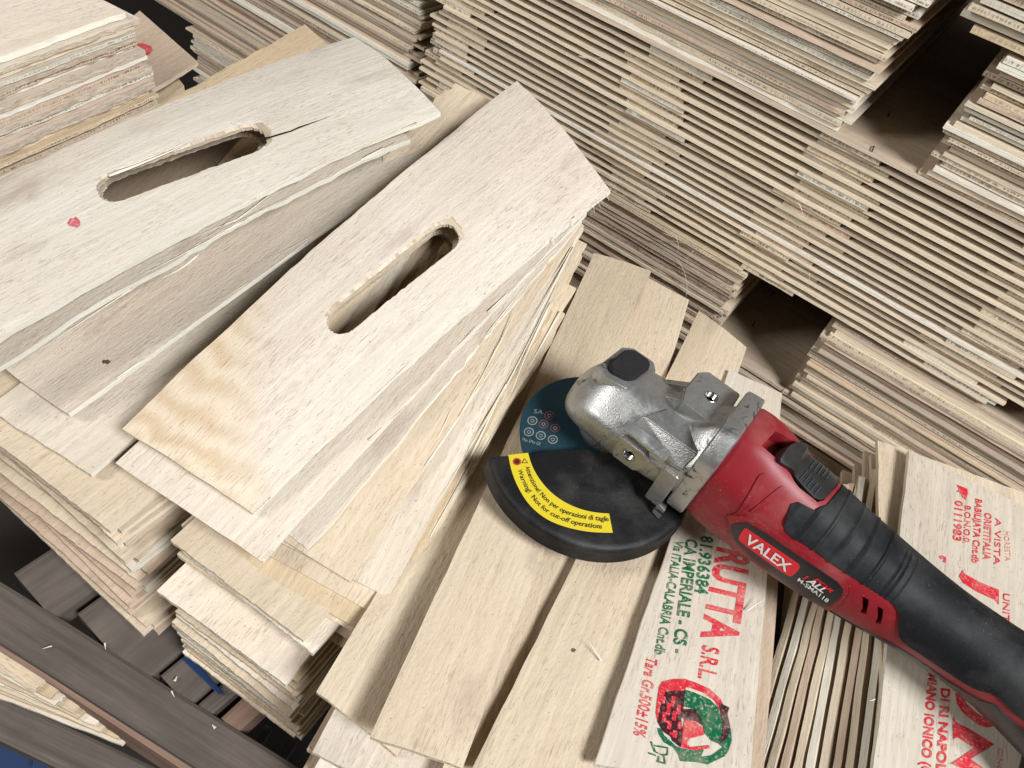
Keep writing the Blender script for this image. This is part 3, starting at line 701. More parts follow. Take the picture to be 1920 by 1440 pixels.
print_poly(D, z8([(870, 850), (1000, 870), (1100, 960), (1110, 1035), (1020, 1060), (930, 1080), (900, 1130), (940, 1190), (1170, 1165), (1180, 1200), (1000, 1230), (825, 1190), (850, 1000)]), INK_R, 0.00058)
print_poly(D, z8([(1290, 640), (1420, 700), (1395, 780), (1430, 930), (1380, 1080), (1280, 1150), (1340, 1000), (1330, 850)]), INK_K, 0.0006)
print_poly(D, z8([(540, 950), (580, 960), (620, 1040), (700, 1110), (760, 1170), (830, 1200), (1000, 1232), (1110, 1215), (1070, 1310), (1200, 1290), (1340, 1190), (1290, 1150), (1390, 1085), (1435, 940), (1450, 1100), (1410, 1230), (1360, 1300), (1250, 1350), (1150, 1400), (1000, 1370), (820, 1360), (800, 1290), (740, 1200), (620, 1130), (555, 1030)]), INK_G, 0.0005)
for p in ([(450, 1120), (470, 1115), (500, 1190), (520, 1240), (500, 1250), (475, 1190)], [(505, 1160), (660, 1185), (658, 1205), (505, 1180)], [(520, 1240), (600, 1275), (650, 1270), (660, 1190), (672, 1190), (665, 1290), (600, 1295), (515, 1255)], [(430, 1250), (520, 1280), (515, 1300), (425, 1268)], [(530, 1350), (640, 1380), (635, 1400), (530, 1370)], [(545, 1300), (565, 1300), (560, 1360), (540, 1355)], [(610, 1300), (630, 1300), (640, 1385), (620, 1380)]):
    print_poly(D, z8(p), INK_G, 0.0005)
z5 = lambda p: zpx(p, 1700, 880, 4.5)
print_text(Fb, 'MORESTA', (1882, 996), (1885, 1052), (1892, 997), INK_PALE, 0.0)
print_text(Fb, 'A VISTA', (1866, 971), (1863, 1059), (1877, 973), INK_R, 0.008)
print_text(Fb, 'ORIETITALIA', (1846, 961), (1843, 1049), (1859, 964), INK_R, 0.024)
print_text(Fb, 'BABILIJATA Cnt.db', (1829, 935), (1822, 1055), (1841, 938), INK_R, 0.026)
print_text(Fb, 'B.O.N.O.0.', (1809, 948), (1806, 1019), (1820, 950), INK_R, 0.018)
print_text(Fb, '0111983', (1791, 938), (1787, 1013), (1805, 941), INK_R, 0.03)
print_poly(Fb, z5([(420, 130), (445, 140), (510, 165), (515, 205), (497, 262), (470, 240), (450, 200), (418, 192), (440, 170)]), INK_R)
print_poly(Fb, z5([(270, 735), (300, 728), (330, 745), (328, 795), (300, 780), (318, 765), (285, 760)]), INK_R)
print_poly(Fb, z5([(472, 848), (487, 882), (620, 955), (776, 1018), (776, 1146), (745, 1105), (600, 1040), (480, 965), (440, 905)]), INK_R)
print_text(Fb, 'UNITI', (1881, 1112), (1880, 1170), (1893, 1115), INK_R, 0.012)
z6 = lambda p: zpx(p, 1680, 1200, 6)
print_text(Fb, 'MIANO IONICO (C', (1740, 1262), (1726, 1452), (1756, 1265), INK_R, 0.035)
print_text(Fb, 'DI RI NAPOLI', (1764, 1290), (1755, 1452), (1780, 1292), INK_R, 0.035)
print_poly(Fb, z6([(650, 850), (660, 912), (800, 990), (1000, 1110), (1095, 1172), (960, 1260), (840, 1340), (1000, 1460), (760, 1460), (612, 1390), (740, 1310), (872, 1215), (690, 1100), (652, 1108), (640, 1130), (636, 900)]), INK_R)
print_poly(Fb, z6([(660, 600), (680, 720), (740, 810), (830, 890), (930, 960), (1010, 985), (1100, 970), (1040, 900), (900, 820), (790, 720), (740, 600)]), INK_R)
print_text(Fb, 'CINQ', (1870, 1402), (1868, 1448), (1879, 1404), INK_PALE, 0.01)

# ------------------------------------------------------------------ angle grinder
M_RED = plain('red_housing', (0.215, 0.009, 0.0155), 0.45, spec=0.4, bscale=900, bstr=0.15, dust=0.60, dustcol=(0.50, 0.33, 0.28))
M_RUB = plain('black_rubber', (0.006, 0.0068, 0.0082), 0.6, spec=0.22, bscale=1400, bstr=0.25, dust=0.30, dustcol=(0.34, 0.33, 0.31))
M_BLK = plain('black_plastic', (0.012, 0.012, 0.013), 0.38, spec=0.5, bscale=900, bstr=0.2, dust=0.30, dustcol=(0.35, 0.33, 0.30))
M_GUARD = plain('guard_black_paint', (0.006, 0.006, 0.0065), 0.5, spec=0.28, bscale=1100, bstr=0.45, dust=0.34, dustcol=(0.26, 0.24, 0.215))
M_HOLE_SHADE = plain('painted_hole_shade', (0.004, 0.004, 0.004), 0.9, spec=0.1)  # near-black that paints the shade of holes, recess and grooves
M_LABEL = plain('label_black', (0.010, 0.010, 0.011), 0.35, spec=0.5)
M_LRED = plain('label_red', (0.62, 0.012, 0.022), 0.4, spec=0.4)
M_LWHITE = plain('label_white', (0.75, 0.72, 0.70), 0.5)
M_YEL = plain('label_yellow', (0.60, 0.47, 0.022), 0.5, spec=0.4, bscale=300, bstr=0.1)
M_LK = plain('label_text_black', (0.02, 0.018, 0.01), 0.6)
M_BLUEHI = plain('switch_highlight', (0.03, 0.04, 0.055), 0.3, spec=0.6)  # bluish highlight painted into the colour of the switch ribs
def cast_metal():
    t = NT('cast_aluminium'); tc = t.n('ShaderNodeTexCoord')
    f = t.noise(tc.outputs['Object'], 900, 3, 0.6); d = t.noise(tc.outputs['Object'], 75, 5, 0.68, 1.2); e = t.noise(tc.outputs['Object'], 26, 4, 0.6)
    grime = t.ramp(d, [(0.555, g1(0)), (0.61, g1(0.9))]); gm2 = t.ramp(e, [(0.44, g1(0)), (0.58, g1(1))])
    gm = t.mix(1.0, grime, gm2, 'MULTIPLY')
    red = t.ramp(t.noise(tc.outputs['Object'], 48, 4, 0.6), [(0.63, g1(0)), (0.72, g1(0.35))])
    col = t.mix(gm, (0.44, 0.44, 0.43), (0.05, 0.052, 0.036)); col = t.mix(red, col, (0.22, 0.045, 0.04))
    rough = t.ramp(d, [(0.35, g1(0.30)), (0.7, g1(0.52))])
    m = t.out(col, rough, t.bump(f, 0.45, 0.0005, t.bump(gm, 0.15, 0.0003)), 0.82, 0.5); return m
M_CAST = cast_metal()
M_STEEL = plain('thread_steel', (0.45, 0.44, 0.42), 0.25, metal=1.0)

GAZ, GTI = radians(-25), radians(-3)
GX = Vector((cos(GAZ) * cos(GTI), sin(GAZ) * cos(GTI), sin(GTI))); GY = Vector((-sin(GAZ), cos(GAZ), 0)); GZ = GX.cross(GY)
GO = at(1128, 822, -.435) + GY * 0.010
GM = Matrix((GX, GY, GZ)).transposed().to_4x4(); GM.translation = GO; GMI = GM.inverted()
grinder = empty('angle_grinder', GO); grinder.matrix_world = GM
tag(grinder, 'red and black cordless angle grinder with grey metal head, lying on the boards', 'angle grinder')

class Loft:
    """keys: x, half width y, centre z, half height z, squareness, centre y"""
    def __init__(s, keys, cut=1.5): s.k = keys; s.cut = cut
    def norm(s, a, b, n):
        a, b = abs(a), abs(b); return (a ** n + b ** n + ((a + b) / s.cut) ** n) ** (1 / n)
    def at(s, x):
        k = s.k
        if x <= k[0][0]: return k[0][1:]
        if x >= k[-1][0]: return k[-1][1:]
        for i in range(len(k) - 1):
            if k[i][0] <= x <= k[i + 1][0]:
                t = (x - k[i][0]) / (k[i + 1][0] - k[i][0])
                p0 = k[max(0, i - 1)]; p1 = k[i]; p2 = k[i + 1]; p3 = k[min(len(k) - 1, i + 2)]; out = []
                for c in range(1, len(p1)):
                    m1 = (p2[c] - p0[c]) / (p2[0] - p0[0]); m2 = (p3[c] - p1[c]) / (p3[0] - p1[0]); h = p2[0] - p1[0]
                    d = (p2[c] - p1[c]) / h
                    if d == 0 or m1 * d < 0: m1 = 0
                    if d == 0 or m2 * d < 0: m2 = 0
                    m1 = max(-3 * abs(d), min(3 * abs(d), m1)); m2 = max(-3 * abs(d), min(3 * abs(d), m2))
                    out.append((2 * t**3 - 3 * t**2 + 1) * p1[c] + (t**3 - 2 * t**2 + t) * h * m1 + (-2 * t**3 + 3 * t**2) * p2[c] + (t**3 - t**2) * h * m2)
                return out
    def raw(s, x, th):
        hy, zc, hz, n, yc = s.at(x); c, q = cos(th), sin(th); r = 1 / s.norm(c, q, n)
        return Vector((x, yc + hy * r * c, zc + hz * r * q))
    def nrm(s, x, th):
        e = 1e-4; a = s.raw(x + e, th) - s.raw(x - e, th); b = s.raw(x, th + 2e-3) - s.raw(x, th - 2e-3); n = a.cross(b)
        if n.length < 1e-12: return Vector((0, cos(th), sin(th)))
        n.normalize(); hy, zc, hz, _, yc = s.at(x); p = s.raw(x, th)
        return n if n.dot(p - Vector((x, yc, zc))) > 0 else -n
    def p(s, x, th, off=0.0): return s.raw(x, th) + (s.nrm(x, th) * off if off else Vector())
    def inside(s, P):
        if P.x < s.k[0][0] or P.x > s.k[-1][0]: return False
        hy, zc, hz, n, yc = s.at(P.x)
        return s.norm((P.y - yc) / hy, (P.z - zc) / hz, n) < 1
    def px(s, x, y):
        """(x, theta) where the sight line through a pixel of the photograph first meets the loft"""
        o = GMI @ CAM; d = (GMI.to_3x3() @ ray(x, y)).normalized(); t = 0.25; last = None
        while t < 0.9:
            P = o + d * t
            if s.inside(P): break
            t += 0.0008
        else:
            best = None; t = 0.25                       # grazing: nearest approach
            while t < 0.9:
                P = o + d * t; hy, zc, hz, n, yc = s.at(P.x); v = s.norm((P.y - yc) / hy, (P.z - zc) / hz, n) + max(0, s.k[0][0] - P.x) * 500 + max(0, P.x - s.k[-1][0]) * 500
                if best is None or v < best[0]: best = (v, P)
                t += 0.001
            P = best[1]
        hy, zc, hz, n, yc = s.at(P.x); a, b = (P.y - yc) / hy, (P.z - zc) / hz
        th = math.atan2(b, a)
        return (P.x, th % (2 * pi))
    def build(s, name, mat, parent, nx=90, nt=72, off=0.0, x0=None, x1=None):
        x0 = s.k[0][0] if x0 is None else x0; x1 = s.k[-1][0] if x1 is None else x1; V = []; F = []
        for i in range(nx + 1):
            x = x0 + (x1 - x0) * i / nx
            for j in range(nt): V.append(s.p(x, 2 * pi * j / nt, off))
        for i in range(nx):
            for j in range(nt): F.append((i * nt + j, i * nt + (j + 1) % nt, i * nt + nt + (j + 1) % nt, i * nt + nt + j))
        F += [tuple(range(nt - 1, -1, -1)), tuple(nx * nt + j for j in range(nt))]
        me = mesh(name, V, F, smooth=True); bm = bmesh.new(); bm.from_mesh(me); bmesh.ops.recalc_face_normals(bm, faces=bm.faces)
        for e in bm.edges:
            if len(e.link_faces) == 2 and e.calc_face_angle(0) > radians(38): e.smooth = False
        bm.to_mesh(me); bm.free()
        return link(name, me, mat, parent)
def chaikin(p, n=2):
    for _ in range(n):
        p = [q for i in range(len(p)) for a, b in [(p[i], p[(i + 1) % len(p)])] for q in ((a[0] * .8 + b[0] * .2, a[1] * .8 + b[1] * .2), (a[0] * .2 + b[0] * .8, a[1] * .2 + b[1] * .8))]
    return p
def patch(loft, poly, top, base, name, mat, parent, rnd=1, dx=0.004, dth=0.11, bev=0.0, prof=None):
    """raised (or sunk) patch that follows the loft; poly in (x, theta)"""
    poly = chaikin(poly, rnd) if rnd else poly; SC = 0.05                          # theta scaled so that cells stay even
    tri = tessellate_polygon([[Vector((x, t * SC, 0)) for x, t in poly]])
    bm = bmesh.new(); vs = [bm.verts.new((x, t * SC, 0)) for x, t in poly]
    for t in tri:
        try: bm.faces.new([vs[k] for k in t])
        except ValueError: pass
    bmesh.ops.dissolve_limit(bm, angle_limit=0.01, verts=bm.verts[:], edges=bm.edges[:])
    xs = [p[0] for p in poly]; ts = [p[1] for p in poly]
    def cut(co, no):
        bmesh.ops.bisect_plane(bm, geom=bm.verts[:] + bm.edges[:] + bm.faces[:], plane_co=co, plane_no=no, dist=1e-7)
    x = min(xs) + dx
    while x < max(xs): cut((x, 0, 0), (1, 0, 0)); x += dx
    t = min(ts) + dth
    while t < max(ts): cut((0, t * SC, 0), (0, 1, 0)); t += dth
    bmesh.ops.remove_doubles(bm, verts=bm.verts[:], dist=1e-6)
    bnd = [e for e in bm.edges if len(e.link_faces) == 1]
    ret = bmesh.ops.extrude_edge_only(bm, edges=bnd); low = {v for v in ret['geom'] if isinstance(v, bmesh.types.BMVert)}
    for v in bm.verts:
        x, th = v.co.x, v.co.y / SC
        h = base if v in low else (top if prof is None else top + prof(x, th))
        v.co = loft.p(x, th, h)
    bmesh.ops.recalc_face_normals(bm, faces=bm.faces)
    for f in bm.faces: f.smooth = True
    for e in bm.edges:
        if len(e.link_faces) == 2 and e.calc_face_angle(0) > radians(24): e.smooth = False
    me = bpy.data.meshes.new(name); bm.to_mesh(me); bm.free()
    o = link(name, me, mat, parent)
    if bev:
        b = o.modifiers.new('bevel', 'BEVEL'); b.width = bev; b.segments = 3; b.limit_method = 'ANGLE'; b.angle_limit = radians(50)
    return o
def PX(loft, pts, ox=0, oy=0, sc=1): return [loft.px(ox + x / sc, oy + y / sc) for x, y in pts]
def loft_text(loft, txt, S, E, T, off, mat, parent, bold=0.01, shear=0.0, name='lettering'):
    s, e, t = [loft.p(*loft.px(*p), off) for p in (S, E, T)]; n = loft.nrm(*loft.px(*S))
    vs, fs = text_shape(txt, bold, shear)
    return link(name, mesh(name, [s + (e - s) * x + (t - s) * y + n * 0.0002 for x, y in vs], fs), mat, parent)

BODY = Loft([(.0762, .0350, .0462, .0438, 18, 0), (.0775, .0360, .0458, .0452, 18, 0), (.088, .0366, .0445, .0470, 16, 0), (.101, .0366, .0425, .0464, 14, 0), (.114, .0354, .0400, .0440, 13, 0), (.130, .0342, .0378, .0416, 13, 0), (.150, .0328, .0362, .0390, 12, 0),
             (.175, .0305, .0352, .0358, 11, 0), (.200, .0283, .0352, .0328, 9, 0), (.225, .0262, .0360, .0298, 7, 0), (.250, .0254, .0366, .0280, 6, 0), (.275, .0258, .0368, .0280, 6, 0), (.300, .0280, .0360, .0292, 8, 0), (.325, .0320, .0340, .0318, 10, 0)], 1.46)
housing = BODY.build('housing', M_RED, grinder, nx=120, nt=144)
GEAR = Loft([(-.0380, .0060, .0180, .0080, 3.0, 0), (-.0370, .0135, .0195, .0140, 4.0, 0), (-.0335, .0215, .0225, .0188, 6.0, 0), (-.0275, .0278, .0262, .0230, 9, 0), (-.0185, .0322, .0300, .0270, 14, 0), (-.0090, .0345, .0320, .0290, 18, 0),
             (.0060, .0356, .0328, .0298, 22, 0), (.0180, .0358, .0330, .0300, 24, 0), (.0300, .0356, .0335, .0302, 24, 0), (.0450, .0354, .0355, .0325, 24, 0), (.0580, .0356, .0410, .0378, 24, 0), (.0690, .0358, .0450, .0415, 24, 0)], 1.33)
gear = GEAR.build('gear_housing', M_CAST, grinder, nx=110, nt=160)
FL = Loft([(.0635, .0352, .0460, .0415, 24, 0), (.0645, .0368, .0462, .0444, 24, 0), (.0755, .0370, .0465, .0452, 24, 0), (.0766, .0356, .0465, .0440, 24, 0)], 1.62)
FL.build('flange', M_CAST, gear, nx=24, nt=160)
def hull(name, pts, mat, parent, bev=0.0007, seg=2):
    """a cast or moulded block: convex hull of points in millimetres, edges rounded"""
    bm = bmesh.new()
    for p in pts: bm.verts.new([c / 1000 for c in p])
    r = bmesh.ops.convex_hull(bm, input=bm.verts[:]); bmesh.ops.delete(bm, geom=[v for v in bm.verts if not v.link_faces], context='VERTS')
    bmesh.ops.dissolve_limit(bm, angle_limit=0.03, verts=bm.verts[:], edges=bm.edges[:])
    bmesh.ops.bevel(bm, geom=bm.edges[:], offset=bev, segments=seg, affect='EDGES', clamp_overlap=True)
    bmesh.ops.recalc_face_normals(bm, faces=bm.faces)
    for f in bm.faces: f.smooth = True
    for e in bm.edges:
        if len(e.link_faces) == 2 and e.calc_face_angle(0) > radians(32): e.smooth = False
    me = bpy.data.meshes.new(name); bm.to_mesh(me); bm.free(); return link(name, me, mat, parent)
def pris(xy, z0, z1, k=1.0):
    cx = sum(p[0] for p in xy) / len(xy); cy = sum(p[1] for p in xy) / len(xy)
    return [(x, y, z0) for x, y in xy] + [(cx + (x - cx) * k, cy + (y - cy) * k, z1) for x, y in xy]
M_BTN = plain('button_rubber', (0.018, 0.017, 0.018), 0.75, spec=0.2, bscale=1500, bstr=0.5)
BT = [(-22, -7), (-20, 15), (-15, 20), (-2, 20), (2, 15), (0, -3), (-4, -8), (-17, -11)]
hull('button_boss', pris([(-27, -12), (-24, 19), (-17, 25), (1, 25), (7, 18), (5, -6), (-1, -14), (-19, -17)], 50, 61.6, 0.94), M_CAST, gear)
btn = hull('lock_button', pris(BT, 58, 65.8, 0.93), M_BTN, gear, 0.0011, 3)
hull('lock_symbol', pris([(-13 + 5 * cos(i * pi / 8), 6 + 5 * sin(i * pi / 8)) for i in range(16)], 65, 66.1, 0.96), M_BTN, gear, 0.0002, 1)
boss_top = hull('boss', pris([(29, 4), (33, -8), (63, -10), (63, 32), (35, 33), (29, 26)], 48, 76.5, 0.92), M_CAST, gear, 0.0009)
for y0, x0, h in ((18, 11, 70), (3, 9, 68)):
    hull('gusset', [(x0, y0 - 2, 56), (x0, y0 + 2, 56), (33, y0 - 3.2, h + 2), (33, y0 + 1.5, h + 2), (33, y0 - 4, 54), (33, y0 + 3, 54)], M_CAST, gear, 0.0006)
hull('side_facet', [(16, -31, 52), (20, -25, 62.5), (30, -9, 66.5), (60, -12, 69), (62, -28, 66), (60, -36.5, 54), (18, -33, 46), (60, -34, 46), (30, -9, 50), (60, -9, 50)], M_CAST, gear, 0.0007)
hull('side_ridge', [(13, -33, 52), (13, -37, 53.5), (13, -37, 55), (13, -30, 57), (48, -33, 50), (48, -39.2, 52), (48, -39.2, 56), (48, -30, 58)], M_CAST, gear, 0.0005)
boss_side = hull('boss', [(x, -37.6 if i else -33, z) for i in (0, 1) for x, z in ((13 + 2 * i, 30), (17, 24 + i), (34, 24 + i), (40 - i, 31), (40 - i, 42), (34, 48 - i), (17, 48 - i), (13 + 2 * i, 42))], M_CAST, gear, 0.0008)
hull('side_pad', [(50, -33, 6), (62, -33, 6), (50, -36.4, 9), (62, -36.8, 9), (50, -36.4, 46), (62, -36.8, 46), (50, -33, 50), (62, -33, 50)], M_CAST, gear, 0.0006)
hull('foot_lug', [(60, -30, -1), (66, -30, -3), (60, -38, 2), (67, -38.5, 0), (60, -36.5, 12), (67, -37, 11), (60, -30, 10), (66, -30, 10)], M_CAST, gear, 0.0006)
def threaded_hole(c, n, r):
    u = n.orthogonal().normalized(); v = n.cross(u)
    V = []; F = []; N = 28; prof = [(1.16, 0.0001), (1.10, .0003), (1.0, .0001)] + [(0.98 - 0.10 * (k % 2), -.0005 - k * .00045) for k in range(11)]
    for rr, h in prof:
        for i in range(N): V.append(c + (u * cos(2 * pi * i / N) + v * sin(2 * pi * i / N)) * r * rr + n * h)
    for k in range(len(prof) - 1):
        for i in range(N): F.append((k * N + i, k * N + (i + 1) % N, k * N + N + (i + 1) % N, k * N + N + i))
    F.append(tuple((len(prof) - 1) * N + i for i in range(N)))
    link('threaded_hole', mesh('threaded_hole', V, F, [0] * (len(F) - 1) + [1]), [M_STEEL, M_HOLE_SHADE], gear)
def bore(ob, c, n, r, depth):
    """cut a round well into a mesh part"""
    u = n.orthogonal().normalized(); v = n.cross(u); N = 32; V = []
    for h in (0.006, -depth):
        for i in range(N): V.append(c + (u * cos(2 * pi * i / N) + v * sin(2 * pi * i / N)) * r + n * h)
    F = [(i, (i + 1) % N, N + (i + 1) % N, N + i) for i in range(N)] + [tuple(range(N - 1, -1, -1)), tuple(range(N, 2 * N))]
    cutmesh(ob, V, F)
def cutmesh(ob, V, F):
    me = mesh('cut', V, F); bm = bmesh.new(); bm.from_mesh(me); bmesh.ops.recalc_face_normals(bm, faces=bm.faces); bm.to_mesh(me); bm.free()
    for s in ob.data.materials: me.materials.append(s)
    co = bpy.data.objects.new('cut', me); COL.objects.link(co); co.parent = grinder
    m = ob.modifiers.new('cut', 'BOOLEAN'); m.operation = 'DIFFERENCE'; m.solver = 'EXACT'; m.object = co
    bpy.context.view_layer.update(); dg = bpy.context.evaluated_depsgraph_get()
    nm = bpy.data.meshes.new_from_object(ob.evaluated_get(dg)); ob.modifiers.clear(); ob.data = nm; bpy.data.objects.remove(co)
for ob, c, n in ((boss_top, Vector((.0470, .0120, .0765)), Vector((0, 0, 1))), (boss_side, Vector((.0265, -.0376, .0360)), Vector((0, -1, 0)))):
    bore(ob, c, n, 0.0043, 0.009); bore(gear, c, n, 0.0043, 0.009); threaded_hole(c, n, 0.0042)

# housing details
zs = (1240, 720, 3.6)
def poly_cut(pts, o3, depth, ob):
    P = PX(BODY, pts, *o3); V = [BODY.p(x, t, 0.004) for x, t in P] + [BODY.p(x, t, -depth) for x, t in P]; n = len(P)
    F = [tuple(range(n)), tuple(range(2 * n - 1, n - 1, -1))] + [(i, n + i, n + (i + 1) % n, (i + 1) % n) for i in range(n)]
    cutmesh(ob, V, F)
zv = (1360, 940, 4.8)
poly_cut([(672, 418), (770, 318), (830, 350), (985, 440), (1120, 545), (1195, 620), (1200, 660), (1090, 790), (1050, 800), (930, 700), (840, 550), (760, 492)], zs, 0.010, housing)
poly_cut([(1232, 852), (1290, 882), (1268, 1018), (1215, 1008), (1235, 960)], zv, 0.007, housing)
poly_cut([(1368, 938), (1420, 972), (1402, 1106), (1350, 1098), (1372, 1040)], zv, 0.007, housing)
for p in housing.data.polygons: p.use_smooth = True
bm = bmesh.new(); bm.from_mesh(housing.data)
for e in bm.edges:
    if len(e.link_faces) == 2 and e.calc_face_angle(0) > radians(30): e.smooth = False
bm.to_mesh(housing.data); bm.free()
_a = BODY.px(zs[0] + 905 / zs[2], zs[1] + 520 / zs[2])[0]; SWX = _a
sw = patch(BODY, PX(BODY, [(775, 505), (830, 432), (890, 402), (945, 425), (985, 480), (1175, 632), (1182, 672), (1110, 772), (1070, 788), (1020, 768), (862, 590), (775, 535)], *zs), 0.0010, -0.009, 'switch', M_BLK, grinder, rnd=1, bev=0.0008, dx=0.0015,
           prof=lambda x, th: 0.0034 * max(0.0, min(1.0, (SWX + 0.004 - x) / 0.004)))
for k in range(5):
    for (x0, y0, x1, y1) in ((1025 + k * 27, 520 + k * 19, 985 + k * 27, 572 + k * 19), (968 + k * 24, 592 + k * 26, 922 + k * 24, 640 + k * 26)):
        a, b = (BODY.px(zs[0] + x / zs[2], zs[1] + y / zs[2]) for x, y in ((x0, y0), (x1, y1)))
        patch(BODY, [(a[0], a[1]), (a[0] + .0008, a[1]), (b[0] + .0008, b[1]), (b[0], b[1])], 0.0018, 0.0005, 'switch_rib', M_BLUEHI, sw, rnd=0)
patch(BODY, PX(BODY, [(1280, 912), (1310, 902), (1314, 912), (1272, 965), (1258, 952)]), 0.0006, -0.001, 'recess_shade', M_HOLE_SHADE, housing, rnd=0, dx=0.002)  # black patch on the surface, painting the shade of a recess
# rubber grip over the top and sides, black underside
gp1 = PX(BODY, [(1487, 936), (1536, 962), (1581, 908)])
gp2 = PX(BODY, [(1695, 1203), (1684, 1186), (1686, 1148), (1675, 1131), (1633, 1103), (1564, 1058), (1515, 1023), (1474, 999), (1470, 978)])
st = PX(BODY, [(1866, 1299), (1828, 1290), (1760, 1247)])
xe = 0.3245
grip = patch(BODY, gp1 + [(gp1[2][0], radians(40)), (gp1[2][0], radians(-8)), (xe, radians(-8)), (xe, radians(150)), (st[0][0] + .016, radians(168))] + st + gp2, 0.0011, -0.001, 'rubber_grip', M_RUB, grinder, rnd=1, bev=0.0006,
     prof=lambda x, th: (0.0012 * max(0, 1 - abs(((x - .122) % 0.0118) / 0.0118 - 0.5) * 7) if x < 0.192 and radians(60) < th < radians(172) else 0) - (0.0009 * max(0, sin((x - .196) / 0.0038 * 2 * pi)) ** 2 if .196 < x < .2074 and radians(70) < th < radians(165) else 0), dx=0.0011, dth=0.08)
un = PX(BODY, [(1420, 1135), (1500, 1172), (1585, 1186), (1670, 1205), (1692, 1218), (1760, 1264), (1830, 1309), (1868, 1319)])
patch(BODY, un + [(st[0][0] + .016, radians(180)), (xe, radians(165)), (xe, radians(325)), (un[0][0], radians(325)), (un[0][0], radians(250))], 0.0009, -0.001, 'lower_cover', M_BLK, grinder, rnd=1, bev=0.0005)
# red relief on the side
for pts in ([(510, 880), (640, 650), (665, 610), (700, 600), (560, 850), (420, 895)], [(580, 868), (690, 820), (830, 690), (800, 690), (680, 790)]):
    patch(BODY, PX(BODY, pts, *zs), 0.0009, -0.001, 'relief_line', M_RED, housing, rnd=1, bev=0.0003)
patch(BODY, PX(BODY, [(40, 150), (10, 110), (245, 130), (330, 190), (1030, 640), (1120, 780), (1060, 900), (940, 975), (830, 965), (80, 390)], *zv), 0.0012, -0.001, 'label_frame', M_RED, housing, rnd=1, bev=0.0006)
for pts in ([(730, 930), (960, 985), (960, 1000), (760, 965)], [(870, 1020), (1080, 1060), (1080, 1078), (890, 1040)]):
    patch(BODY, PX(BODY, pts, *zv), 0.0002, -0.001, 'groove_shade', M_HOLE_SHADE, housing, rnd=0)  # thin black patches paint the shade of grooves, nothing is cut
plate = patch(BODY, PX(BODY, [(50, 182), (240, 176), (1000, 692), (1068, 785), (1040, 862), (930, 933), (850, 918), (108, 368)], *zv), 0.0017, 0.0005, 'name_plate', M_LABEL, housing, rnd=1, bev=0.0003)
patch(BODY, PX(BODY, [(200, 222), (668, 538), (682, 580), (612, 652), (572, 652), (132, 335), (130, 300), (178, 226)], *zv), 0.0019, 0.0012, 'logo_field', M_LRED, housing, rnd=1)
zt = lambda x, y: (zv[0] + x / zv[2], zv[1] + y / zv[2])
loft_text(BODY, 'VALEX', zt(180, 335), zt(560, 612), zt(228, 268), 0.0021, M_LWHITE, housing, 0.022)
loft_text(BODY, 'M-SMA118', zt(655, 692), zt(925, 888), zt(675, 664), 0.0019, M_LWHITE, housing, 0.010)
loft_text(BODY, '1', zt(702, 668), zt(730, 688), zt(735, 632), 0.0019, M_LRED, housing, 0.03, 0.3)
loft_text(BODY, 'ALL', zt(735, 690), zt(890, 800), zt(770, 655), 0.0020, M_LWHITE, housing, 0.03, 0.3)
loft_text(BODY, 'FOR', zt(800, 676), zt(960, 800), zt(822, 655), 0.0019, M_LRED, housing, 0.03, 0.3)
# battery at the handle end (mostly out of frame)
def rbox(name, lo, hi, mat, parent, bev):
    V = [(x, y, z) for x in (lo[0], hi[0]) for y in (lo[1], hi[1]) for z in (lo[2], hi[2])]
    o = link(name, mesh(name, V, [(0, 1, 3, 2), (4, 6, 7, 5), (0, 4, 5, 1), (2, 3, 7, 6), (0, 2, 6, 4), (1, 5, 7, 3)]), mat, parent)
    b = o.modifiers.new('bevel', 'BEVEL'); b.width = bev; b.segments = 4; return o
bat = rbox('battery', (.326, -.038, .002), (.395, .038, .072), M_BLK, grinder, 0.006)
rbox('battery_latch', (.330, -.0395, .010), (.350, -.0375, .035), M_RED, bat, 0.0008)

# guard: half cover with a rim, and its warning label
GC = at(1112, 846, -.435); GCL = GMI @ GC; GC2 = Vector((GCL.x, GCL.y, 0)); RG = 0.0785
def gpx(x, y, z=0.0):
    o = GMI @ CAM; d = GMI.to_3x3() @ ray(x, y); return o + d * ((z - o.z) / d.z)
tip = gpx(930, 856) - GC2; A0 = math.atan2(tip.y, tip.x) % (2 * pi); A1 = A0 + radians(186)
prof = [(.004, .0035), (.034, .0035), (.038, .0030), (.046, .0), (.066, .0), (RG - .0052, -.0002), (RG - .0022, -.0010), (RG - .0004, -.0030), (RG, -.0055), (RG + .0004, -.0125), (RG + .0016, -.0148), (RG - .0014, -.0150), (RG - .0020, -.0125), (RG - .0022, -.0055), (RG - .0060, -.0026), (.046, -.0022), (.034, .0012), (.004, .0012)]
V = []; F = []; NA = 72; n = len(prof)
for i in range(NA + 1):
    a = A0 + (A1 - A0) * i / NA
    for r, z in prof: V.append(GC2 + Vector((cos(a) * r, sin(a) * r, z)))
for i in range(NA):
    for k in range(n): F.append((i * n + k, i * n + (k + 1) % n, i * n + n + (k + 1) % n, i * n + n + k))
F += [tuple(range(n - 1, -1, -1)), tuple(NA * n + k for k in range(n))]
me = mesh('guard', V, F, smooth=True); bm = bmesh.new(); bm.from_mesh(me); bmesh.ops.recalc_face_normals(bm, faces=bm.faces)
for e in bm.edges:
    if len(e.link_faces) == 2 and e.calc_face_angle(0) > radians(50): e.smooth = False
bm.to_mesh(me); bm.free(); guard = link('guard', me, M_GUARD, grinder)
outer = [(953, 853), (958, 880), (967, 905), (983, 935), (1003, 958), (1030, 977), (1062, 989), (1105, 998), (1149, 999)]
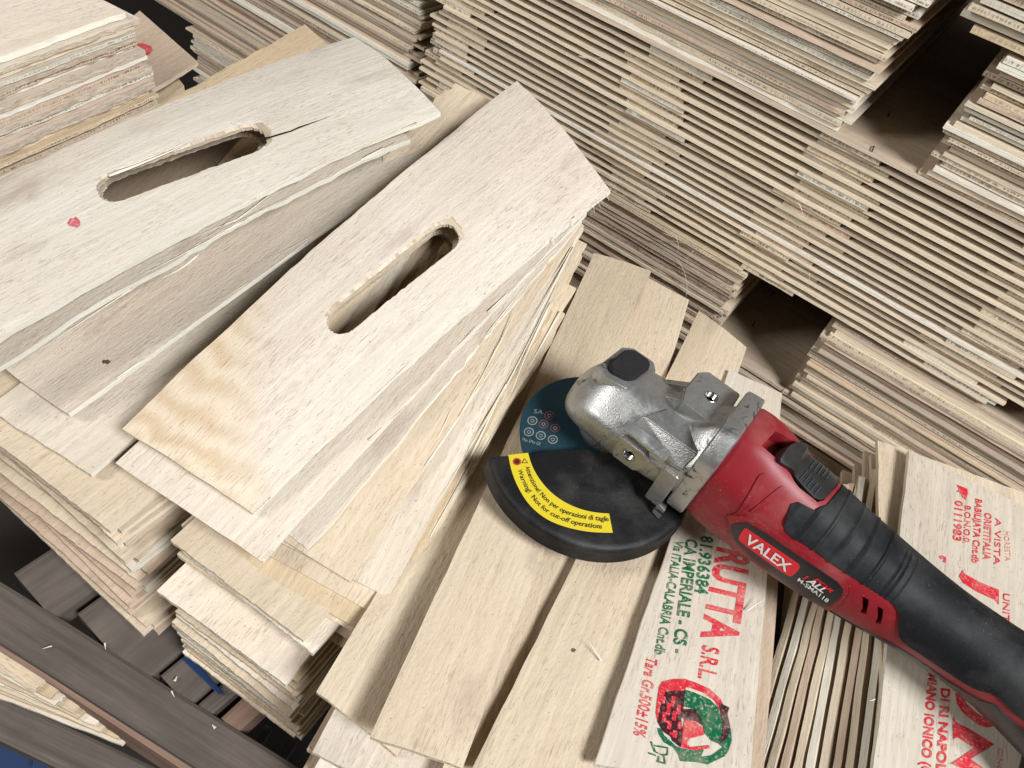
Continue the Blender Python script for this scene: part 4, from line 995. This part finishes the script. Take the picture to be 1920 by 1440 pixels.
inner = [(1142, 963), (1115, 961), (1085, 954), (1055, 940), (1030, 921), (1010, 897), (997, 873), (990, 849)]
def smooth_line(p, n=3):
    for _ in range(n): p = [p[0]] + [q for a, b in zip(p, p[1:]) for q in ((a[0] * .75 + b[0] * .25, a[1] * .75 + b[1] * .25), (a[0] * .25 + b[0] * .75, a[1] * .25 + b[1] * .75))] + [p[-1]]
    return p
def flatpoly(pts, z, name, mat, parent):
    P = [gpx(x, y, z) for x, y in pts]; tri = tessellate_polygon([[Vector((x, -y, 0)) for x, y in pts]])
    return link(name, mesh(name, P, [tuple(t) for t in tri]), mat, parent)
flatpoly([outer[0]] + smooth_line(outer)[1:-1] + [outer[-1], inner[0]] + smooth_line(inner)[1:-1] + [inner[-1]], 0.0004, 'warning_label', M_YEL, guard)
def curve_text(txt, base, z, hpx, name, x0=0.0, x1=1.0):
    """letters along a polyline of baseline points; hpx offset towards the letter tops"""
    B = [gpx(x, y, z) for x, y in base]; T = [gpx(x + dx, y + dy, z) for (x, y), (dx, dy) in zip(base, hpx)]
    L = [0]
    for a, b in zip(B, B[1:]): L.append(L[-1] + (b - a).length)
    def cat(P, t):
        d = t * L[-1]
        for i in range(len(L) - 1):
            if d <= L[i + 1] or i == len(L) - 2:
                f = (d - L[i]) / (L[i + 1] - L[i]); p0 = P[max(0, i - 1)]; p1 = P[i]; p2 = P[i + 1]; p3 = P[min(len(P) - 1, i + 2)]
                return p1 + 0.5 * f * ((p2 - p0) + f * ((2 * p0 - 5 * p1 + 4 * p2 - p3) + f * (3 * (p1 - p2) + p3 - p0)))
    vs, fs = text_shape(txt, 0.014)
    out = []
    for x, y in vs:
        b, t = cat(B, x), cat(T, x); out.append(b + (t - b) * y)
    return link(name, mesh(name, out, fs), M_LK, guard)
zL = lambda pts: [(900 + x / 3.274, 640 + y / 3.274) for x, y in pts]
b1 = zL([(278, 770), (310, 855), (352, 925), (410, 985), (480, 1035), (560, 1070), (660, 1092), (790, 1105)])
curve_text('Attenzione! Non per operazioni di taglio', b1, 0.0007, [(8, -1), (8, -3), (7, -5), (6, -6), (5, -7), (4, -8), (2, -9), (0, -9)], 'warning_text')
b2 = zL([(232, 790), (262, 870), (305, 945), (370, 1020), (450, 1075), (550, 1115), (650, 1138), (748, 1150)])
curve_text('Warning!  Not for cut-off operations', b2, 0.0007, [(8, -1), (8, -3), (7, -5), (6, -6), (5, -7), (4, -8), (2, -9), (0, -9)], 'warning_text')
flatpoly(zL([(255, 748), (272, 716), (296, 748)]), 0.0006, 'warning_symbol', M_LK, guard)
flatpoly(zL([(263, 744), (273, 724), (287, 744)]), 0.0008, 'warning_symbol', M_YEL, guard)
flatpoly(zL([(227 + 26 * cos(a * pi / 8), 738 + 23 * sin(a * pi / 8)) for a in range(16)]), 0.0006, 'warning_symbol', plain('symbol_red', (0.45, 0.03, 0.02), 0.5), guard)
flatpoly(zL([(227 + 16 * cos(a * pi / 8), 738 + 14 * sin(a * pi / 8)) for a in range(16)]), 0.0008, 'warning_symbol', M_LK, guard)

# cutting disc
M_TEAL = plain('disc_teal', (0.005, 0.030, 0.044), 0.65, spec=0.3, bscale=700, bstr=0.4, dust=0.25, dustcol=(0.10, 0.12, 0.12))
M_DTXT = plain('disc_print', (0.24, 0.25, 0.25), 0.7); M_DRED = plain('disc_print_red', (0.20, 0.055, 0.05), 0.7)
DC = gpx(1127, 828, -0.006); RD = 0.0620
V = []; F = []; N = 96; pr = [(.009, 0), (RD - .0006, 0), (RD, -.0006), (RD, -.0018), (RD - .0006, -.0024), (.009, -.0024)]; n = len(pr)
for i in range(N):
    a = 2 * pi * i / N
    for r, z in pr: V.append(DC + Vector((cos(a) * r, sin(a) * r, z)))
for i in range(N):
    j = (i + 1) % N
    for k in range(n): F.append((i * n + k, i * n + (k + 1) % n, j * n + (k + 1) % n, j * n + k))
me = mesh('cutting_disc', V, F); bm = bmesh.new(); bm.from_mesh(me); bmesh.ops.recalc_face_normals(bm, faces=bm.faces); bm.to_mesh(me); bm.free()
disc = link('cutting_disc', me, M_TEAL, grinder)
def dpoly(pts, z, name, mat): return flatpoly(pts, z, name, mat, disc)
for i, (x, y) in enumerate([(322, 487), (390, 508), (462, 533), (300, 556), (373, 578), (447, 602), (425, 455)]):
    for r, m, z in ((31, M_DRED if i in (1, 2, 6) else M_DTXT, -.0056), (25, M_TEAL, -.0054), (15, M_DTXT, -.0052), (8, M_TEAL, -.0050)):
        dpoly(zL([(x + r * cos(a * pi / 8) * (1 if r != 15 or a % 2 else .6), y + r * .86 * sin(a * pi / 8) * (1 if r != 15 or a % 3 else .6)) for a in range(16)]), z, 'disc_symbol', m)
vs, fs = text_shape('Max 5Mm GR', 0.0); s_, e_, t_ = [gpx(*p, -.0054) for p in zL([(258, 608), (370, 640), (264, 590)])]
link('disc_lettering', mesh('disc_lettering', [s_ + (e_ - s_) * x + (t_ - s_) * y for x, y in vs], fs), M_DTXT, disc)
vs, fs = text_shape('SA', 0.0); s_, e_, t_ = [gpx(*p, -.0054) for p in zL([(328, 440), (385, 448), (334, 415)])]
link('disc_lettering', mesh('disc_lettering', [s_ + (e_ - s_) * x + (t_ - s_) * y for x, y in vs], fs), M_DTXT, disc)
# spindle collar between head and guard
V = []; F = []; pr = [(.024, .010), (.0245, .006), (.0235, .001), (.018, .0008), (.018, -.007), (.010, -.0075)]
for i in range(64):
    a = 2 * pi * i / 64
    for r, z in pr: V.append(Vector((cos(a) * r, sin(a) * r, z)))
n = len(pr)
for i in range(64):
    j = (i + 1) % 64
    for k in range(n - 1): F.append((i * n + k, i * n + k + 1, j * n + k + 1, j * n + k))
link('spindle_collar', mesh('spindle_collar', V, F, smooth=True), M_CAST, grinder)

# ------------------------------------------------------------------ torn edges, marks, loose fibres and chips
rs = random.Random(5)
def on(o, x, y, off=0.0006):
    q = SURF[o.name]; p = q.hit(x, y, 0)
    nl, nr, fr, fl = q.c                      # bilinear inverse by a few newton steps, then the bent surface
    u = v = 0.5
    for _ in range(8):
        f = q.flat(u, v) - p; du = (fl - nl) * (1 - v) + (fr - nr) * v; dv = (nr - nl) * (1 - u) + (fr - fl) * u
        a, b, c = du.dot(du), du.dot(dv), dv.dot(dv); e, g = f.dot(du), f.dot(dv); D_ = a * c - b * b
        u -= (e * c - g * b) / D_; v -= (g * a - e * b) / D_
    # follow the sight line to the bent surface
    d = ray(x, y)
    for _ in range(6):
        P = q.p(u, v, off); f = P - (CAM + d * (P - CAM).dot(d)); du = (fl - nl) * (1 - v) + (fr - nr) * v; dv = (nr - nl) * (1 - u) + (fr - fl) * u
        a, b, c = du.dot(du), du.dot(dv), dv.dot(dv); e, g = f.dot(du), f.dot(dv); D_ = a * c - b * b
        u -= (e * c - g * b) / D_; v -= (g * a - e * b) / D_
    return q.p(u, v, off), u, v
def mark(o, pts, mat, off=0.0003, name='paint_mark'):
    P = [on(o, x, y, off)[0] for x, y in pts]; tri = tessellate_polygon([[Vector((x, -y, 0)) for x, y in pts]])
    return link(name, mesh(name, [p - o.location for p in P], [tuple(t) for t in tri]), mat, o)
def blob(x, y, rx, ry, seed, n=14):
    r = random.Random(seed); return [(x + rx * r.uniform(.55, 1.2) * cos(i * 2 * pi / n), y + ry * r.uniform(.55, 1.2) * sin(i * 2 * pi / n)) for i in range(n)]
mark(L1, blob(139, 417, 12, 10, 5, 11), ink('red_paint_left', (0.48, 0.06, 0.09), 1.0))
FD = {o['label'].split(',')[0]: o for o in bpy.data.objects if o.parent is None and 'label' in o}
KNOT = plain('knot_brown', (0.13, 0.07, 0.045), 0.8)
def find(txt): return next(o for o in bpy.data.objects if o.get('label', '').startswith(txt))
mark(find('cupped board'), blob(200, 678, 9, 5, 3), KNOT, name='knot')
mark(FANOBJ[3], [(890, 800), (897, 780), (905, 762), (916, 748), (922, 752), (915, 772), (905, 788), (898, 798)], INK_R)
mark(find('narrow pale board under the guard'), blob(1075, 1219, 5, 4, 6), KNOT, name='knot')
for o in [o for o in bpy.data.objects if o.get('group') == 'tilted boards in the bundle']:
    u_, v_ = SURF[o.name].uv_at(1572, 1262)
    if 0.05 < u_ < 0.95 and 0.1 < v_ < 0.9:
        mark(o, [(1572 + 8 * cos(k * pi / 8), 1262 + 19 * sin(k * pi / 8)) for k in range(16)], KNOT, 0.0006, 'knot'); break
# crack running from the left slot, and slivers hanging in the slots
CRK = plain('crack_shadow', (0.03, 0.018, 0.01), 0.9, spec=0.05)  # dark colour painting the shade in the crack, a flat sliver
mark(L1, [(478, 263), (490, 259), (503, 258), (530, 250), (545, 246), (560, 239), (600, 226), (622, 217), (600, 227), (562, 241.5), (547, 248), (531, 253), (504, 261), (492, 265)], CRK, name='crack')
def px_splinter(o, p0, p1, w, lift=0.001, curl=0.15, seed=0, mat=None):
    a = on(o, *p0, lift)[0]; b = on(o, *p1, lift)[0]
    return splinter(o, a, b - a, (b - a).length, w, curl, seed, mat)
M_SW = plain('fresh_splinter', (0.80, 0.74, 0.63), 0.7, spec=0.2)
for i, (p0, p1, w) in enumerate([((205, 332), (357, 278), .0042), ((215, 324), (345, 276), .0024)]):
    px_splinter(L1, p0, p1, w, -0.0010, 0.10, 40 + i, M_SW)
for i in range(15):                              # fringe on the far right edge of the front board
    t = rs.random(); x, y = 1145 - 110 * t, 358 + 96 * t
    px_splinter(H1, (x - 6, y - 4), (x + rs.uniform(-10, 10), y + rs.uniform(4, 14)), .0007, 0.0, -0.5, 200 + i, M_SW)
def edge_slivers(o, n, seed, w=(0.0015, 0.0040), ln=(0.03, 0.12), side=1.0, u=(0.02, 0.85)):
    r = random.Random(seed); q = SURF[o.name]
    for i in range(n):
        u0 = r.uniform(*u); du = r.uniform(*ln) / q.L; u1 = min(0.985, u0 + du)
        a = q.p(u0, side + r.uniform(-.025, .006), r.uniform(-.003, .0006)); b = q.p(u1, side + r.uniform(-.03, .012), r.uniform(-.004, .0012))
        if r.random() < 0.5: a, b = b, a
        splinter(o, a, b - a, (b - a).length, r.uniform(*w), r.uniform(-.08, .16), seed * 50 + i, M_SW if r.random() < .7 else M_SPL)
edge_slivers(H1, 6, 1, w=(.0008, .0016)); edge_slivers(find('pale board right below'), 5, 2, w=(.0008, .002)); 
for k in range(6): edge_slivers(FANOBJ[k], 5, 3 + k, w=(.0008, .0022), ln=(.06, .16))
edge_slivers(find('board with a splintered pale edge'), 9, 12, w=(.001, .003), ln=(.08, .2)); edge_slivers(L1, 5, 13, w=(.001, .002)); edge_slivers(find('cupped board'), 4, 14, w=(.0008, .002))
edge_slivers(find('board with a torn bark edge'), 5, 15, w=(.001, .003))
px_splinter(find('board with a splintered pale edge'), (372, 478), (318, 536), .0022, 0.004, 0.3, 900, M_SW)
# loose fibres on the pile and chips on the pallet
def face_pt(x, y, off):
    d = ray(x, y); p0 = PO + PN * off; return CAM + d * ((p0 - CAM).dot(PN) / d.dot(PN))
fib = [((1285, 560), (1318, 476), .0009), ((1240, 436), (1300, 455), .0008), ((1255, 450), (1330, 470), .0007), ((1265, 440), (1290, 470), .0006), ((1440, 455), (1540, 540), .0007), ((1497, 380), (1512, 405), .0010), ((1518, 512), (1520, 540), .0007), ((1085, 105), (1130, 125), .0016), ((1300, 470), (1285, 490), .0006), ((1225, 452), (1280, 447), .0006)]
for i, (a, b, w) in enumerate(fib):
    A, B_ = face_pt(*a, -.004), face_pt(*b, -.004)
    tag(splinter(None, A, B_ - A, (B_ - A).length, w, rs.uniform(-.9, .9), 500 + i, M_SW, 'wood_fibre'), 'pale curled wood fibre caught on the front of the pile', 'fibre', 'fibres caught on the pile')
for i, (x, y, z, w) in enumerate([(328, 1278, ZP + .001, .0024), (322, 1296, ZP + .001, .0014), (197, 1206, ZP + .001, .0016), (404, 1366, ZP + .003, .0026), (98, 1212, ZP + .003, .0014)]):
    A = at(x, y, z) + Vector((0, 0, .001)); d = Vector((rs.uniform(-1, 1), rs.uniform(-1, 1), 0.02))
    tag(splinter(None, A, d, rs.uniform(.004, .007), w, 0.2, 600 + i, M_SW, 'wood_chip'), 'small pale wood chip lying on the dark pallet', 'wood chip', 'chips on the pallet')
for i, (x, y) in enumerate([(1128, 1240), (1400, 1145), (1640, 1310)]):
    o = (C_, D, Fb)[i]; a = on(o, x, y, .002)[0]
    tag(splinter(None, a, Vector((rs.uniform(-1, 1), rs.uniform(-1, 1), .25)), .016, .0012, 0.3, 700 + i, M_SW, 'wood_chip'), ('thin sliver on the narrow board left of the printed board', 'thin sliver on the right edge of the fruit crate print', 'thin sliver at the left edge of the red lettered board')[i], 'wood chip')
